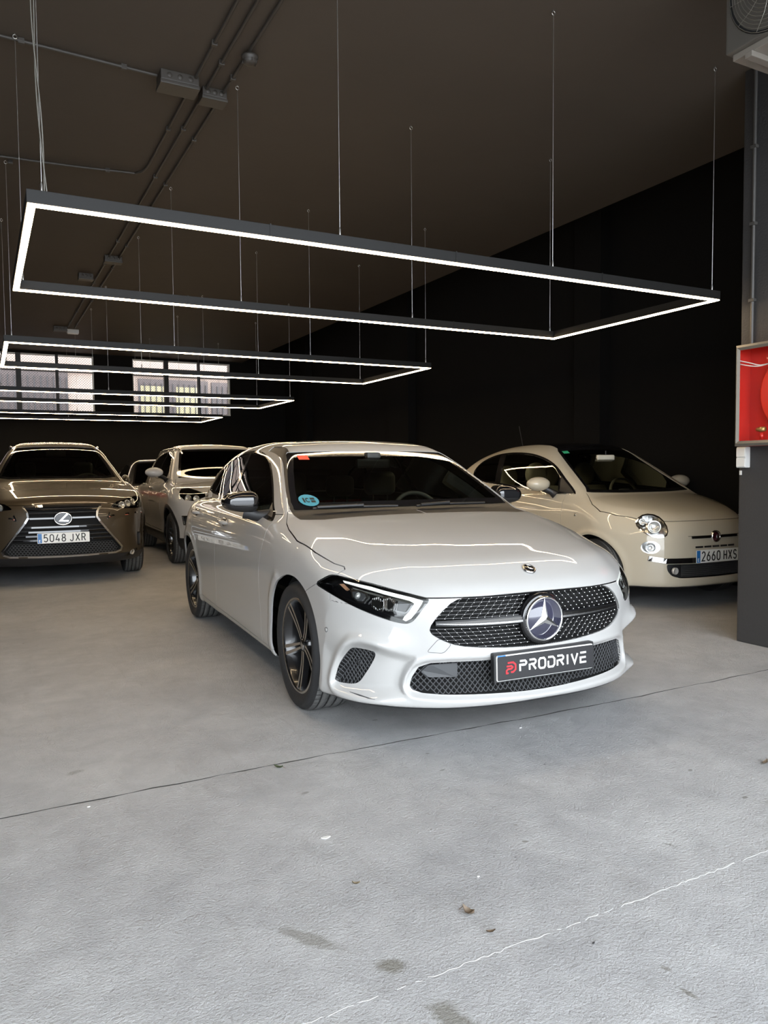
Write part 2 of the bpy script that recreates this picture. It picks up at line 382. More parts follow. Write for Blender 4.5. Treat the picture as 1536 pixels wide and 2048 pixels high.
class MB:                                # collects simple shapes into one mesh
    def __init__(s): s.v = []; s.f = []; s.sm = []
    def add(s, V, F, smooth=False):
        o = len(s.v); s.v += [tuple(map(float, v)) for v in V]; s.f += [tuple(int(i) + o for i in f) for f in F]; s.sm += [smooth] * len(F); return s
    def box(s, lo, hi, bev=0, rot=None, about=None):
        lo = np.minimum(lo, hi); hi = np.maximum(np.array(lo), hi) if False else np.array(hi, float); lo = np.array(lo, float)
        bm = bmesh.new(); bmesh.ops.create_cube(bm, size=1)
        c = (lo + hi) / 2; d = hi - lo
        for v in bm.verts: v.co = Vector((v.co[0] * d[0], v.co[1] * d[1], v.co[2] * d[2]))
        if bev > 0: bmesh.ops.bevel(bm, geom=bm.edges[:], offset=min(bev, .45 * min(abs(d))), segments=2, affect='EDGES', profile=.7)
        R = rot or Matrix.Identity(3)
        V = [(R @ v.co) + Vector(c) for v in bm.verts]; bm.verts.index_update(); F = [[v.index for v in f.verts] for f in bm.faces]; bm.free()
        return s.add(V, F)
    def tube(s, pts, r, n=8, closed=False, caps=True, flat=None):
        P = [Vector(p) for p in pts]; m = len(P); V = []; F = []
        T = []
        for i in range(m):
            a = P[i - 1] if (i > 0 or closed) else P[i]; b = P[(i + 1) % m] if (i < m - 1 or closed) else P[i]
            t = (b - a); T.append(t.normalized() if t.length > 1e-9 else Vector((0, 0, 1)))
        up = Vector((0, 0, 1)) if abs(T[0].z) < .9 else Vector((1, 0, 0)); nrm = (up - T[0] * up.dot(T[0])).normalized()
        for i in range(m):
            if i: nrm = (nrm - T[i] * nrm.dot(T[i])); nrm = nrm.normalized() if nrm.length > 1e-6 else Vector((1, 0, 0))
            bi = T[i].cross(nrm); ri = r[i] if hasattr(r, '__len__') else r
            for k in range(n):
                a = 2 * math.pi * k / n; V.append(P[i] + (nrm * math.cos(a) + bi * math.sin(a) * (flat or 1)) * ri)
        for i in range(m if closed else m - 1):
            j = (i + 1) % m
            for k in range(n): F.append((i*n + k, i*n + (k+1) % n, j*n + (k+1) % n, j*n + k))
        s.add(V, F, True)
        if caps and not closed: s.add(V[:n], [tuple(range(n))[::-1]]); s.add(V[-n:], [tuple(range(n))])
        return s
    def lathe(s, prof, n=32, axis='y', c=(0, 0, 0), smooth=True, a0=0, a1=2 * math.pi):   # prof: (radius, along axis)
        V = []; F = []; m = len(prof); full = abs(a1 - a0 - 2 * math.pi) < 1e-6; k = n if full else n + 1
        for i in range(k):
            a = a0 + (a1 - a0) * i / n; ca, sa = math.cos(a), math.sin(a)
            for r, h in prof:
                p = {'y': (r * ca, h, r * sa), 'z': (r * ca, r * sa, h), 'x': (h, r * ca, r * sa)}[axis]
                V.append((p[0] + c[0], p[1] + c[1], p[2] + c[2]))
        for i in range(n):
            j = (i + 1) % k
            for q in range(m - 1): F.append((i*m + q, i*m + q + 1, j*m + q + 1, j*m + q))
        return s.add(V, F, smooth)
    def extrude(s, poly, fn, d0, d1, smooth=False):   # polygon (u, v) -> fn(u, v, d) prism between d0 and d1
        n = len(poly); V = [fn(u, v, d0) for u, v in poly] + [fn(u, v, d1) for u, v in poly]
        F = [tuple(range(n))[::-1], tuple(range(n, 2*n))] + [(i, (i+1) % n, (i+1) % n + n, i + n) for i in range(n)]
        return s.add(V, F, smooth)
    def build(s, name, m, parent=None, loc=None, fix=True):
        me = bpy.data.meshes.new(name); me.from_pydata(s.v, [], s.f); me.update()
        me.polygons.foreach_set('use_smooth', s.sm); me.materials.append(m)
        if fix:
            bm = bmesh.new(); bm.from_mesh(me); bmesh.ops.recalc_face_normals(bm, faces=bm.faces); bm.to_mesh(me); bm.free()
        o = link(name, me, parent)
        if loc: o.location = loc
        return o
def copy_tree(o, parent=None):
    c = o.copy(); C.objects.link(c); c.parent = parent
    for ch in o.children: copy_tree(ch, c)
    return c
def ribbon(mb, pts, w, fn, d0, d1, closed=False):     # flat stroke of width w along a 2D polyline, mitred, extruded d0..d1
    P = np.asarray(pts, float); P = P[np.concatenate([[True], np.linalg.norm(np.diff(P, axis=0), axis=1) > 1e-6])]
    if closed and np.linalg.norm(P[0] - P[-1]) < 1e-6: P = P[:-1]
    n = len(P); L = []; R = []
    for i in range(n):
        a = P[i] - P[i-1] if (i > 0 or closed) else P[i+1] - P[i]; b = P[(i+1) % n] - P[i] if (i < n-1 or closed) else a
        a = a / np.linalg.norm(a); b = b / np.linalg.norm(b); na = np.array([-a[1], a[0]]); nb = np.array([-b[1], b[0]])
        m = na + nb; m /= max(np.linalg.norm(m), 1e-6); k = w / 2 / max(.45, m @ na); L.append(P[i] + m * k); R.append(P[i] - m * k)
    for i in range(n if closed else n - 1):
        j = (i + 1) % n; mb.extrude([R[i], R[j], L[j], L[i]], fn, d0, d1)
    return mb
# ================================================================ the hall
HZ = 3.845                               # ceiling height
JX, JY = 4.6, 3.48                       # jamb of the entrance: its inner face and its far edge
BY = 18.0; RX = 6.75; LX = -3.6; FY = -1.2
WIN = [(-3.09, -.82), (0.0, 2.265), (3.093, 5.353)]; WZ = (2.55, 3.79)
def struct(o): o['kind'] = 'structure'; return o
# floor: two concrete slabs with an irregular open joint, on a dark base
def floor_material():
    m = bpy.data.materials.new('painted_concrete'); m.use_nodes = True; nt = m.node_tree; b = nt.nodes['Principled BSDF']; N = nt.nodes.new; L = nt.links.new
    tc = N('ShaderNodeTexCoord')
    def noise(scale, detail=6, rough=.6, dist=0, vec=None):
        n = N('ShaderNodeTexNoise'); n.inputs['Scale'].default_value = scale; n.inputs['Detail'].default_value = detail; n.inputs['Roughness'].default_value = rough; n.inputs['Distortion'].default_value = dist
        L(vec or tc.outputs['Object'], n.inputs['Vector']); return n
    def ramp(src, a, b_, ca, cb):
        r = N('ShaderNodeValToRGB'); r.color_ramp.elements[0].position = a; r.color_ramp.elements[1].position = b_; r.color_ramp.elements[0].color = (*ca, 1); r.color_ramp.elements[1].color = (*cb, 1); L(src, r.inputs[0]); return r
    def mix(f, a, b_, mode='MIX'):
        x = N('ShaderNodeMix'); x.data_type = 'RGBA'; x.blend_type = mode
        if isinstance(f, float): x.inputs['Factor'].default_value = f
        else: L(f, x.inputs['Factor'])
        for s, v in (('A', a), ('B', b_)):
            if isinstance(v, tuple): x.inputs[s].default_value = (*v, 1)
            else: L(v, x.inputs[s])
        return x.outputs['Result']
    base = ramp(noise(.9, 8, .62).outputs['Fac'], .35, .68, (.345, .345, .347), (.455, .452, .447))
    mid = ramp(noise(6, 8, .65, .3).outputs['Fac'], .3, .7, (.84, .84, .84), (1.08, 1.08, 1.08))
    c = mix(1.0, base.outputs[0], mid.outputs[0], 'MULTIPLY')
    mp = N('ShaderNodeMapping'); mp.inputs['Scale'].default_value = (3.0, .35, 1); mp.inputs['Rotation'].default_value = (0, 0, .5); L(tc.outputs['Object'], mp.inputs['Vector'])
    scuff = ramp(noise(5, 7, .7, .2, mp.outputs[0]).outputs['Fac'], .56, .72, (0, 0, 0), (1, 1, 1))
    c = mix(scuff.outputs[0], c, mix(.28, c, (.25, .235, .215)))
    # small dark specks and worn spots
    vo = N('ShaderNodeTexVoronoi'); vo.inputs['Scale'].default_value = 9; L(tc.outputs['Object'], vo.inputs['Vector'])
    sp = ramp(vo.outputs['Distance'], .03, .075, (1, 1, 1), (0, 0, 0)); pick = ramp(noise(2.3, 2).outputs['Fac'], .62, .66, (0, 0, 0), (1, 1, 1))
    spot = mix(1.0, sp.outputs[0], pick.outputs[0], 'MULTIPLY'); c = mix(spot, c, (.13, .125, .12))
    # oily stains with a shape of their own
    for (sx, sy, rx, ry, rot, amt) in [(.71, 1.79, .24, .06, -.965, .7), (.845, 1.59, .10, .07, -.6, 1.0), (.88, 1.37, .16, .085, -1.3, .9), (1.425, 1.26, .035, .018, -1.2, .8), (1.402, 1.17, .055, .016, -1.4, .9), (.29, 3.27, .09, .045, .3, .55), (1.524, 1.926, .022, .014, -.6, .9), (1.567, 2.034, .022, .012, -.8, .8), (2.47, 2.07, .03, .018, .2, .9), (1.036, 2.626, .045, .022, .3, .7), (1.649, 3.241, .03, .016, 0, .8), (1.645, 2.741, .025, .014, 0, .8), (1.605, 2.558, .03, .014, .2, .7), (2.436, 1.796, .03, .02, .4, .9), (1.732, 2.546, .025, .012, 0, .6), (1.916, 1.681, .05, .012, -1.1, .6)]:
        m2 = N('ShaderNodeMapping'); m2.vector_type = 'TEXTURE'; m2.inputs['Location'].default_value = (sx, sy, 0); m2.inputs['Rotation'].default_value = (0, 0, rot); m2.inputs['Scale'].default_value = (rx, ry, 1); L(tc.outputs['Object'], m2.inputs['Vector'])
        ln = N('ShaderNodeVectorMath'); ln.operation = 'LENGTH'; L(m2.outputs[0], ln.inputs[0])
        ad = N('ShaderNodeMath'); ad.operation = 'MULTIPLY_ADD'; L(noise(14, 6, .7).outputs['Fac'], ad.inputs[0]); ad.inputs[1].default_value = 1.0; L(ln.outputs['Value'], ad.inputs[2])
        r = ramp(ad.outputs[0], .0, 1.0, (amt, amt, amt), (0, 0, 0)); r.color_ramp.elements[0].position = .75; r.color_ramp.elements[1].position = 1.45
        c = mix(r.outputs[0], c, (.195, .188, .168))
    L(c, b.inputs['Base Color'])
    ro = ramp(noise(3, 5).outputs['Fac'], .3, .7, (.42, .42, .42), (.62, .62, .62)); L(ro.outputs[0], b.inputs['Roughness'])
    b1 = N('ShaderNodeBump'); b1.inputs['Strength'].default_value = .9; b1.inputs['Distance'].default_value = .010; L(noise(110, 6, .65).outputs['Fac'], b1.inputs['Height'])
    b2 = N('ShaderNodeBump'); b2.inputs['Strength'].default_value = .35; b2.inputs['Distance'].default_value = .02; L(noise(13, 5, .6).outputs['Fac'], b2.inputs['Height']); L(b1.outputs[0], b2.inputs['Normal'])
    L(b2.outputs[0], b.inputs['Normal']); return m
M['floor'] = floor_material()
fl = struct(empty('floor'))
random.seed(4)
jp = []; x = LX
while x < RX + .01:
    jp.append((x, 2.955 - .019 * x + random.uniform(-.006, .006) + .012 * math.sin(x * 1.7)))
    x += .09
w = [random.uniform(.0015, .0055) for _ in jp]
def slab(name, front, back):
    n = len(front); V = [(p[0], p[1], 0) for p in front] + [(p[0], p[1], 0) for p in back] + [(p[0], p[1], -.05) for p in front] + [(p[0], p[1], -.05) for p in back]
    F = []
    for i in range(n - 1): F += [(i, i+1, n+i+1, n+i), (2*n+i+1, 2*n+i, 3*n+i, 3*n+i+1), (i+1, i, 2*n+i, 2*n+i+1), (n+i, n+i+1, 3*n+i+1, 3*n+i)]
    o = pydata(name, V, F, [M['floor'], mat('joint_filler_dirt', (.035, .033, .03), .95)], fl, mi=[0 if k % 4 == 0 else 1 for k in range(len(F))]); return o
slab('slab', [(a, -6) for a, b in jp], [(a, b - w[i]) for i, (a, b) in enumerate(jp)])
slab('slab', [(a, b + w[i]) for i, (a, b) in enumerate(jp)], [(a, BY + .3) for a, b in jp])
MB().box((LX - .3, -6, -.2), (RX + .3, BY + .3, -.05)).build('subfloor', mat('joint_dirt', (.05, .048, .045), .9), fl)
dv = []; df = []
for i, (a, b) in enumerate(jp): dv += [(a, b - w[i] - .002, -.0025), (a, b + w[i] + .002, -.0025)]
for i in range(len(jp) - 1): df.append((2*i, 2*i+2, 2*i+3, 2*i+1))
pydata('joint_filler', dv, df, mat('joint_filler_dirt', (.035, .033, .03), .95), fl)
fv = []; ff = []; x = -1.0; rows = []
while x < 4.55:                          # rough pale mortar line along the second joint
    wd = .0012 + .0075 * random.random() ** 1.6 * (.35 + .9 * min(1, max(0, x - .6)))
    yy = 1.507 + random.uniform(-.004, .004) + .002 * math.sin(3 * x); rows.append((x, yy, wd)); x += random.uniform(.012, .03)
for (a, yy, wd) in rows: fv += [(a, yy - wd, -.001), (a, yy, .0006), (a, yy + wd, -.001)]
for i in range(len(rows) - 1):
    if random.random() < (.45 if rows[i][0] < .9 else .2 if rows[i][0] < 1.5 else .04): continue
    ff += [(3*i, 3*i+3, 3*i+4, 3*i+1), (3*i+1, 3*i+4, 3*i+5, 3*i+2)]
pydata('joint_mortar', fv, ff, mat('pale_mortar', (.47, .47, .46), .95, noise=(30, .25)), fl)
MB().box((-40, -40, -.35), (40, -6, -.01)).build('pavement', mat('pavement', (.42, .42, .43), .8, noise=(2, .1)), fl)
# walls and ceiling
struct(MB().box((LX, FY, HZ), (5.66, BY, HZ + .25)).build('ceiling', M['ceiling']))
struct(MB().box((5.66, JY - .3, 4.7), (RX + .3, BY, 4.9)).box((5.5, JY - .3, HZ + .25), (5.66, BY, 4.9)).build('ceiling', M['ceiling']))
wr = struct(MB().box((RX, JY - .3, 0), (RX + .25, BY, 4.9)).build('wall_right', M['wall']))
for (ya, yb) in [(16.25, 16.66), (11.55, 12.3), (6.9, 7.35)]:
    MB().box((RX - .16, ya, 0), (RX + .02, yb, 4.7), .004).build('pilaster', M['wall'], wr)
struct(MB().box((LX - .25, FY, 0), (LX, BY, HZ + .25)).build('wall_left', M['wall']))
wb = MB(); xs = [LX - .25] + [v for w_ in WIN for v in w_] + [RX + .25]
for i in range(0, len(xs), 2): wb.box((xs[i], BY, 0), (xs[i+1], BY + .25, 4.9))
for a, b in WIN: wb.box((a, BY, 0), (b, BY + .25, WZ[0])).box((a, BY, WZ[1]), (b, BY + .25, 4.9))
struct(wb.build('wall_back', M['wall']))
jamb = struct(MB().box((JX, FY, 0), (RX + .3, JY, 4.9), .012).build('wall_front', M['pillar']))
# windows of the back wall
M['winframe'] = mat('window_frame_black', (.012, .012, .012), .5)
M['winwhite'] = mat('window_frame_white', (.75, .74, .72), .5)
M['pane'] = glass('window_glass', (.93, .93, .95))
for wi, (a, b) in enumerate(WIN):
    wn = struct(empty('window_%d' % (wi + 1), (a, BY, WZ[0])))
    W_, H_ = b - a, WZ[1] - WZ[0]
    MB().box((0, .03, 0), (W_, .10, .03)).box((0, .03, H_ - .03), (W_, .10, H_)).box((0, .03, .03), (.025, .10, H_ - .03)).box((W_ - .03, .03, .03), (W_, .10, H_ - .03)).build('window_frame', M['winwhite'], wn)
    for k, fx in enumerate((.333, .667)):
        t = .05 if k == 0 else .03
        MB().box((W_ * fx - t, .0, .0), (W_ * fx + t, .09, H_)).build('mullion', M['winframe'], wn)
    MB().box((0, .01, H_ * .70), (W_, .06, H_ * .70 + .022)).build('transom', M['winframe'], wn)
    for k in range(3):
        x0, x1 = W_ * k / 3 + .04, W_ * (k + 1) / 3 - .04
        p_ = MB().box((x0, .10, .03), (x1, .106, H_ - .03)).build('pane', M['pane'], wn)
        g = MB(); d = .055; n = int((x1 - x0 + H_) / d)       # wire mesh in front of the pane
        for q in range(n):
            s0 = q * d
            for sg in (1,):
                ax, az = (s0, .03) if s0 < (x1 - x0) else (x1 - x0, .03 + s0 - (x1 - x0)); bx, bz = (0, .03 + s0) if s0 < H_ - .06 else (s0 - (H_ - .06), H_ - .03)
                g.tube([(x0 + ax, .12, az), (x0 + bx, .12, bz)], .0032, 4, caps=False)
                g.tube([(x1 - ax, .125, az), (x1 - bx, .125, bz)], .0032, 4, caps=False)
        g.build('wire_mesh', M['winframe'], wn, fix=False)
# facade across the yard behind the windows
fa = empty('opposite_building', (1, BY + 4.5, 0))
MB().box((-14, 0, -1), (14, .5, 9)).build('facade', mat('cream_render', (.38, .29, .23), .85, noise=(2, .06)), fa)
for (x0, x1, z1, sh) in [(-6.2, -2.5, 3.95, 0), (-2.1, 1.15, 3.95, 0), (3.0, 5.0, 3.88, 1), (5.1, 7.4, 3.86, 0)]:
    sx = MB().box((x0, -.06, .2), (x1, .02, z1), .01).build('shutter', mat('grey_shutter', (.095, .072, .063), .6, noise=(3, .15)), fa)
    g = MB(); n = int((x1 - x0) / .16)
    for k in range(n + 1): g.box((x0 + k * .16, -.10, .2), (x0 + k * .16 + .025, -.06, z1 - .12))
    g.build('grille_bars', mat('grey_bars', (.05, .045, .043), .6), sx)
    if sh:
        for k in range(2): MB().box((x0 + .06 + k * 1.0, -.075, .4), (x0 + .72 + k * 1.0, -.062, z1 - .2)).build('blind', mat('ochre_blind', (.36, .31, .17), .8, noise=(5, .2)), sx)
MB().box((-14, -.1, 3.98), (14, .0, 4.05)).build('string_course', mat('cream_render', (.66, .56, .48), .85), fa)
tag(fa, 'cream rendered building with grey barred shutters outside the back windows', 'building')
# ================================================================ hanging light frames
AX0, AX1, AY0, AY1, AZ = .2008, 4.418, 3.5034, 5.1833, 2.3275
def light_frame(dy, label, cord, n_w=4):
    t = empty('pendant_light', ((AX0 + AX1) / 2, (AY0 + AY1) / 2 + dy, AZ)); hx, hy = (AX1 - AX0) / 2, (AY1 - AY0) / 2; w = .038; hgt = .062
    for (lo, hi) in [((-hx, -hy), (hx, -hy + w)), ((-hx, hy - w), (hx, hy)), ((-hx, -hy + w), (-hx + w, hy - w)), ((hx - w, -hy + w), (hx, hy - w))]:
        MB().box((lo[0], lo[1], .006), (hi[0], hi[1], hgt), .002).build('profile_bar', M['alu'], t)
        e = .0035
        MB().box((lo[0] + (e if lo[0] in (-hx, hx - w) else 0), lo[1] + (e if lo[1] in (-hy, hy - w) else 0), -.001), (hi[0] - (e if hi[0] in (hx, -hx + w) else 0), hi[1] - (e if hi[1] in (hy, -hy + w) else 0), .0055)).build('led_strip', M['led'], t)
    for s in (-1, 1):
        for k in (1, 2, 3):
            if k != 2 or s < 0: MB().box((-hx + hx * 2 * k / 4 - .004, s * (hy - w / 2) - w / 2 - .002, .008), (-hx + hx * 2 * k / 4 + .004, s * (hy - w / 2) + w / 2 + .002, hgt + .003)).build('joint_plate', M['alu'], t)
        for k in range(n_w):
            x = -hx + .06 + (2 * hx - .12) * k / (n_w - 1); y = s * (hy - w / 2)
            MB().tube([(x, y, hgt), (x + .004, y, HZ - AZ - .03)], .0022, 5).build('wire', M['steel'], t)
            MB().lathe([(.006, hgt), (.006, hgt + .03), (.003, hgt + .04)], 8, 'z', (x, y, 0)).build('wire_clamp', M['steel'], t)
            h = MB().tube([(x + .004 + .012 * math.cos(a), y, HZ - AZ - .018 + .012 * math.sin(a)) for a in [i * math.pi / 5 for i in range(10)]], .0025, 5, closed=True)
            h.tube([(x + .004, y, HZ - AZ - .008), (x + .004, y, HZ - AZ)], .003, 5); h.build('ceiling_hook', M['steel'], t)
    if cord:
        x, y = -hx + .07, -hy + w / 2
        for q in (0, 1):
            P = [(x + .01 * q, y, hgt)] + [(x + .007 * math.sin(k * 1.1 + q * 2) - .04 * k / 9, y + .008 * math.cos(k * 1.3 + q), hgt + (HZ - AZ - hgt) * k / 9) for k in range(1, 10)]
            MB().tube(spline(P, 4, False), .0027, 6).build('power_cord', mat('clear_cable', (.15, .14, .12), .4), t)
    tag(t, label, 'lamp', 'rectangular LED frames hung in a row')
    return t
light_frame(0, 'hanging rectangular LED light frame above the white hatchback bonnet, with twisted power cord', True)
light_frame(3.7119, 'hanging rectangular LED light frame second from the entrance, over the nose of the bronze SUV', False)
light_frame(7.8812, 'hanging rectangular LED light frame third from the entrance, over the tails of the two SUVs', False)
light_frame(11.9336, 'hanging rectangular LED light frame nearest the back windows', False)
# ================================================================ ceiling services
def conduit(pts, label, r=.011, clips=()):
    t = empty('conduit', (pts[0][0], pts[0][1], HZ)); o = Vector((pts[0][0], pts[0][1], HZ))
    P = [Vector((p[0], p[1], HZ - .018)) - o for p in pts]
    MB().tube(P, r, 8).build('pipe', M['conduit'], t)
    for (cx, cy) in clips:
        c = Vector((cx, cy, HZ)) - o; MB().box((c.x - .018, c.y - .012, c.z - .034), (c.x + .018, c.y + .012, c.z - .001), .003).build('clip', M['conduit'], t)
    tag(t, label, 'conduit'); return t
cl = [2.6 + 1.05 * k for k in range(14)]
conduit([(1.345, -1), (1.345, 5.15)], 'dark ceiling conduit ending in the large junction box from the entrance', clips=[(1.345, y) for y in cl if y < 5.0])
for xx, off, nm in ((1.446, .2, 'inner'), (1.564, .35, 'outer')):
    for (ya, yb, wh) in ((-1, 5.265, 'from the entrance to the small junction box'), (5.395, 9.78, 'between the small junction box and the second light frame'), (9.92, 14.8, 'beyond the second light frame')):
        conduit([(xx, ya), (xx, yb)], nm + ' dark ceiling conduit ' + wh, clips=[(xx, y + off) for y in cl if ya < y + off < yb and not (xx > 1.5 and abs(y + off - 4.72) < .15)])
bend = spline([(1.345, 5.34), (1.345, 6.2), (1.34, 6.8), (1.29, 6.98), (1.15, 7.02), (.2, 7.12), (-3, 7.3)], 6, False)
conduit([(p[0], p[1]) for p in bend], 'dark ceiling conduit bending away towards the left wall', clips=[(1.345, 6.0), (1.05, 7.04), (.3, 7.21)])
conduit([(1.11, 5.24), (-3.5, 5.0)], 'dark ceiling conduit leaving the large junction box sideways', clips=[(.9, 5.23), (.3, 5.2)])
def jbox(x, y, sx, sy, label, h=.08):
    t = empty('junction_box', (x, y, HZ)); MB().box((-sx, -sy, -h * .72), (sx, sy, 0), .006).build('box_body', M['conduit'], t)
    MB().box((-sx - .004, -sy - .004, -h), (sx + .004, sy + .004, -h * .72), .006).build('box_lid', M['conduit'], t)
    for k in (-1, 0, 1): MB().lathe([(0, -sy - .004), (.016, -sy - .004), (.018, -sy)], 12, 'y', (k * sx * .55, 0, -h * .36)).build('knockout', M['conduit'], t)
    tag(t, label, 'junction box'); return t
jbox(1.245, 5.24, .125, .075, 'large dark painted junction box on the ceiling conduits', .09)
jbox(1.505, 5.33, .085, .06, 'small dark painted junction box beside the large one on the ceiling')
jbox(1.50, 9.85, .10, .06, 'dark junction box on the conduits above the second light frame')
jbox(1.30, 10.85, .09, .06, 'dark junction box on the ceiling between second and third light frame')
jbox(1.33, 14.9, .11, .07, 'dark junction box on the ceiling close to the back windows')
em = empty('emergency_light', (1.56, 15.1, HZ)); MB().box((-.1, -.05, -.07), (.1, .05, 0), .01).build('housing', M['white_plastic'], em); MB().box((-.09, -.045, -.08), (.09, .045, -.07), .004).build('diffuser', mat('frosted', (.8, .8, .78), .4), em)
tag(em, 'small white ceiling light fitting by the conduits near the back windows', 'light fitting')
dt = empty('ceiling_detector', (1.575, 4.72, HZ)); MB().lathe([(0, -.031), (.052, -.031), (.052, -.045), (.044, -.053), (.044, -.057), (.04, -.075), (.02, -.081), (0, -.082)], 24, 'z').build('detector_base', M['conduit'], dt)
for k in range(6): a = k * math.pi / 3; MB().box((-.004, .024, -.075), (.004, .046, -.055), rot=None).build('vent_rib', M['conduit'], dt).rotation_euler = (0, 0, a)
tag(dt, 'round dark ceiling detector between the conduits', 'detector')
# ================================================================ car parts shared by all cars
M['paint_white'] = mat('white_car_paint', (.395, .39, .38), .5, spec=.2, coat=1.0)
M['paint_ivory'] = mat('ivory_car_paint', (.47, .425, .335), .5, spec=.2, coat=1.0)
M['paint_bronze'] = mat('bronze_metallic_paint', (.050, .036, .020), .45, metal=.3, coat=1.0)
M['paint_black'] = mat('black_car_paint', (.01, .01, .011), .25, coat=1.0)
M['paint_silver'] = mat('pale_gold_metallic_paint', (.36, .30, .23), .3, metal=.6, coat=1.0)
M['screen'] = glass('windscreen_glass', (.72, .78, .73), 1.5)
M['privacy'] = glass('tinted_side_glass', (.16, .17, .16), 1.55)
M['clear'] = glass('headlamp_lens', (.92, .93, .92), 1.4)
M['rim_black'] = mat('wheel_black', (.008, .008, .009), .25, coat=.6)
M['rim_face'] = mat('machined_alloy', (.55, .52, .47), .3, 1)
M['disc'] = mat('brake_disc', (.12, .115, .11), .45, .8)
M['leather'] = mat('black_leather', (.10, .108, .106), .5, bump=(90, .1))
M['cabin'] = mat('black_cabin_trim', (.022, .024, .023), .6)
M['plate_white'] = mat('number_plate_white', (.78, .78, .75), .35)
M['plate_blue'] = mat('number_plate_blue', (.02, .16, .45), .35)
M['ink'] = mat('plate_black_ink', (.01, .01, .01), .5)
M['red_lens'] = mat('red_lamp_lens', (.30, .008, .008), .12, coat=.5)
M['drl'] = mat('white_light_guide', (.88, .90, .88), .25, coat=.4, emit=(.95, 1, .95), es=.7)
M['dark_screen'] = glass('dark_windscreen_glass', (.14, .15, .14), 1.22)
M['reflector'] = mat('lamp_reflector', (.70, .70, .69), .22, .6)
def cup(m, depth, wall=True, inset=0):              # recessed floor and side walls under a surface patch
    B = boundary(m); n = len(m.V); Vi = m.V - m.N * depth
    V = np.vstack([m.V - m.N * inset, Vi]); F = [m.F + n]; LN = [m.N[m.F]]
    if wall and len(B):
        a, b = B[:, 0], B[:, 1]
        for R in (np.stack([a, b, b + n], 1), np.stack([a, b + n, a + n], 1)):
            fn = np.cross(V[R[:, 1]] - V[R[:, 0]], V[R[:, 2]] - V[R[:, 0]]); fn /= np.maximum(np.linalg.norm(fn, axis=1, keepdims=True), 1e-9)
            F.append(R); LN.append(np.repeat(fn[:, None, :], 3, 1))
    return V, np.vstack(F), np.vstack(LN).reshape(-1, 3)
def cup_obj(name, m, depth, mt, parent, inset=0):
    V, F, LN = cup(m, depth, True, inset); return dense(name, V, F, LN, None, [mt], parent)
def skin(name, m, mt, parent, off=0):
    return dense(name, m.V + m.N * off, m.F, m.N[m.F].reshape(-1, 3), None, [mt], parent)
def blob(name, fn, lo, hi, h, mt, parent, mats=None):            # smooth free-form part from an implicit shape (whole, not mirrored)
    f2 = lambda P: fn(P + np.array([0, (lo[1] + hi[1]) / 2, 0]))
    half = (hi[1] - lo[1]) / 2
    def g(P): return f2(P)
    # evaluate as two halves of a grid symmetric about the middle
    f_pos = lambda P: f2(np.stack([P[:, 0], np.abs(P[:, 1]), P[:, 2]], 1)); f_neg = lambda P: f2(np.stack([P[:, 0], -np.abs(P[:, 1]), P[:, 2]], 1))
    a = isosurface(f_pos, (lo[0], 0, lo[2]), (hi[0], half, hi[2]), h, 2); b = isosurface(f_neg, (lo[0], 0, lo[2]), (hi[0], half, hi[2]), h, 2).mirrored()
    m = join([a, b]); m.V[:, 1] += (lo[1] + hi[1]) / 2
    N = grad(fn, m.V); N /= np.maximum(np.linalg.norm(N, axis=1, keepdims=True), 1e-9); m.N = N
    if parent is None: return m
    return skin(name, m, mt, parent)
def rbox(P, c, s, r):                                 # signed distance of a rounded box
    q = np.abs(P - np.array(c)) - (np.array(s) - r)
    return np.linalg.norm(np.maximum(q, 0), axis=1) + np.minimum(q.max(1), 0) - r
def tyre_mesh(name, R, W, rim, parent, grooves=4):
    hw = W / 2; prof = []                              # (radius, across) from outer bead to inner bead; material ids per strip
    prof = [(rim, -hw * .80), (rim + .012, -hw * .90), (rim + (R - rim) * .42, -hw * 1.02), (rim + (R - rim) * .75, -hw * .99), (R - .018, -hw * .90), (R - .006, -hw * .80)]
    n0 = len(prof) - 1; tw = hw * 1.5; gw = .008; k = grooves
    for i in range(k):
        c = -tw / 2 + tw * (i + .5) / k; prof += [(R, c - gw / 2), (R - .008, c - gw / 2 + .0015), (R - .008, c + gw / 2 - .0015), (R, c + gw / 2)]
    prof += [(R - .006, hw * .80), (R - .018, hw * .90), (rim + (R - rim) * .42, hw * 1.02), (rim, hw * .80)]
    mb = MB().lathe(prof, 56, 'y'); m = len(prof)
    o = mb.build(name, M['rubber'], parent); o.data.materials.append(M['tread'])
    rad = [p[0] for p in prof]; idx = []
    for f in o.data.polygons:
        rr = [math.hypot(o.data.vertices[v].co.x, o.data.vertices[v].co.z) for v in f.vertices]; yy = [o.data.vertices[v].co.y for v in f.vertices]
        idx.append(1 if min(rr) > R - .0065 and max(abs(y) for y in yy) < hw * .82 else 0)
    o.data.polygons.foreach_set('material_index', idx)
    # sipes: short dark cuts across the outer ribs
    sp = MB(); N_ = 60
    for q in range(N_):
        a = 2 * math.pi * q / N_
        for (y0, y1, sk) in ((-hw * .84, -tw * .40, .01), (tw * .40, hw * .84, -.01), (-tw * .22, -tw * .06, .05), (tw * .06, tw * .22, -.05)):
            pts = []
            for (y, da) in ((y0, 0), (y1, sk)):
                rr = R + .0006 if abs(y) < hw * .78 else R - .004
                for s in (-1, 1): aa = a + da + s * .0018 / R; pts.append((rr * math.cos(aa), y, rr * math.sin(aa)))
            sp.add([pts[0], pts[1], pts[3], pts[2]], [(0, 1, 2, 3)])
    s_ = sp.build('tread_sipes', M['black'], o, fix=False); s_['kind'] = 'stuff'
    return o
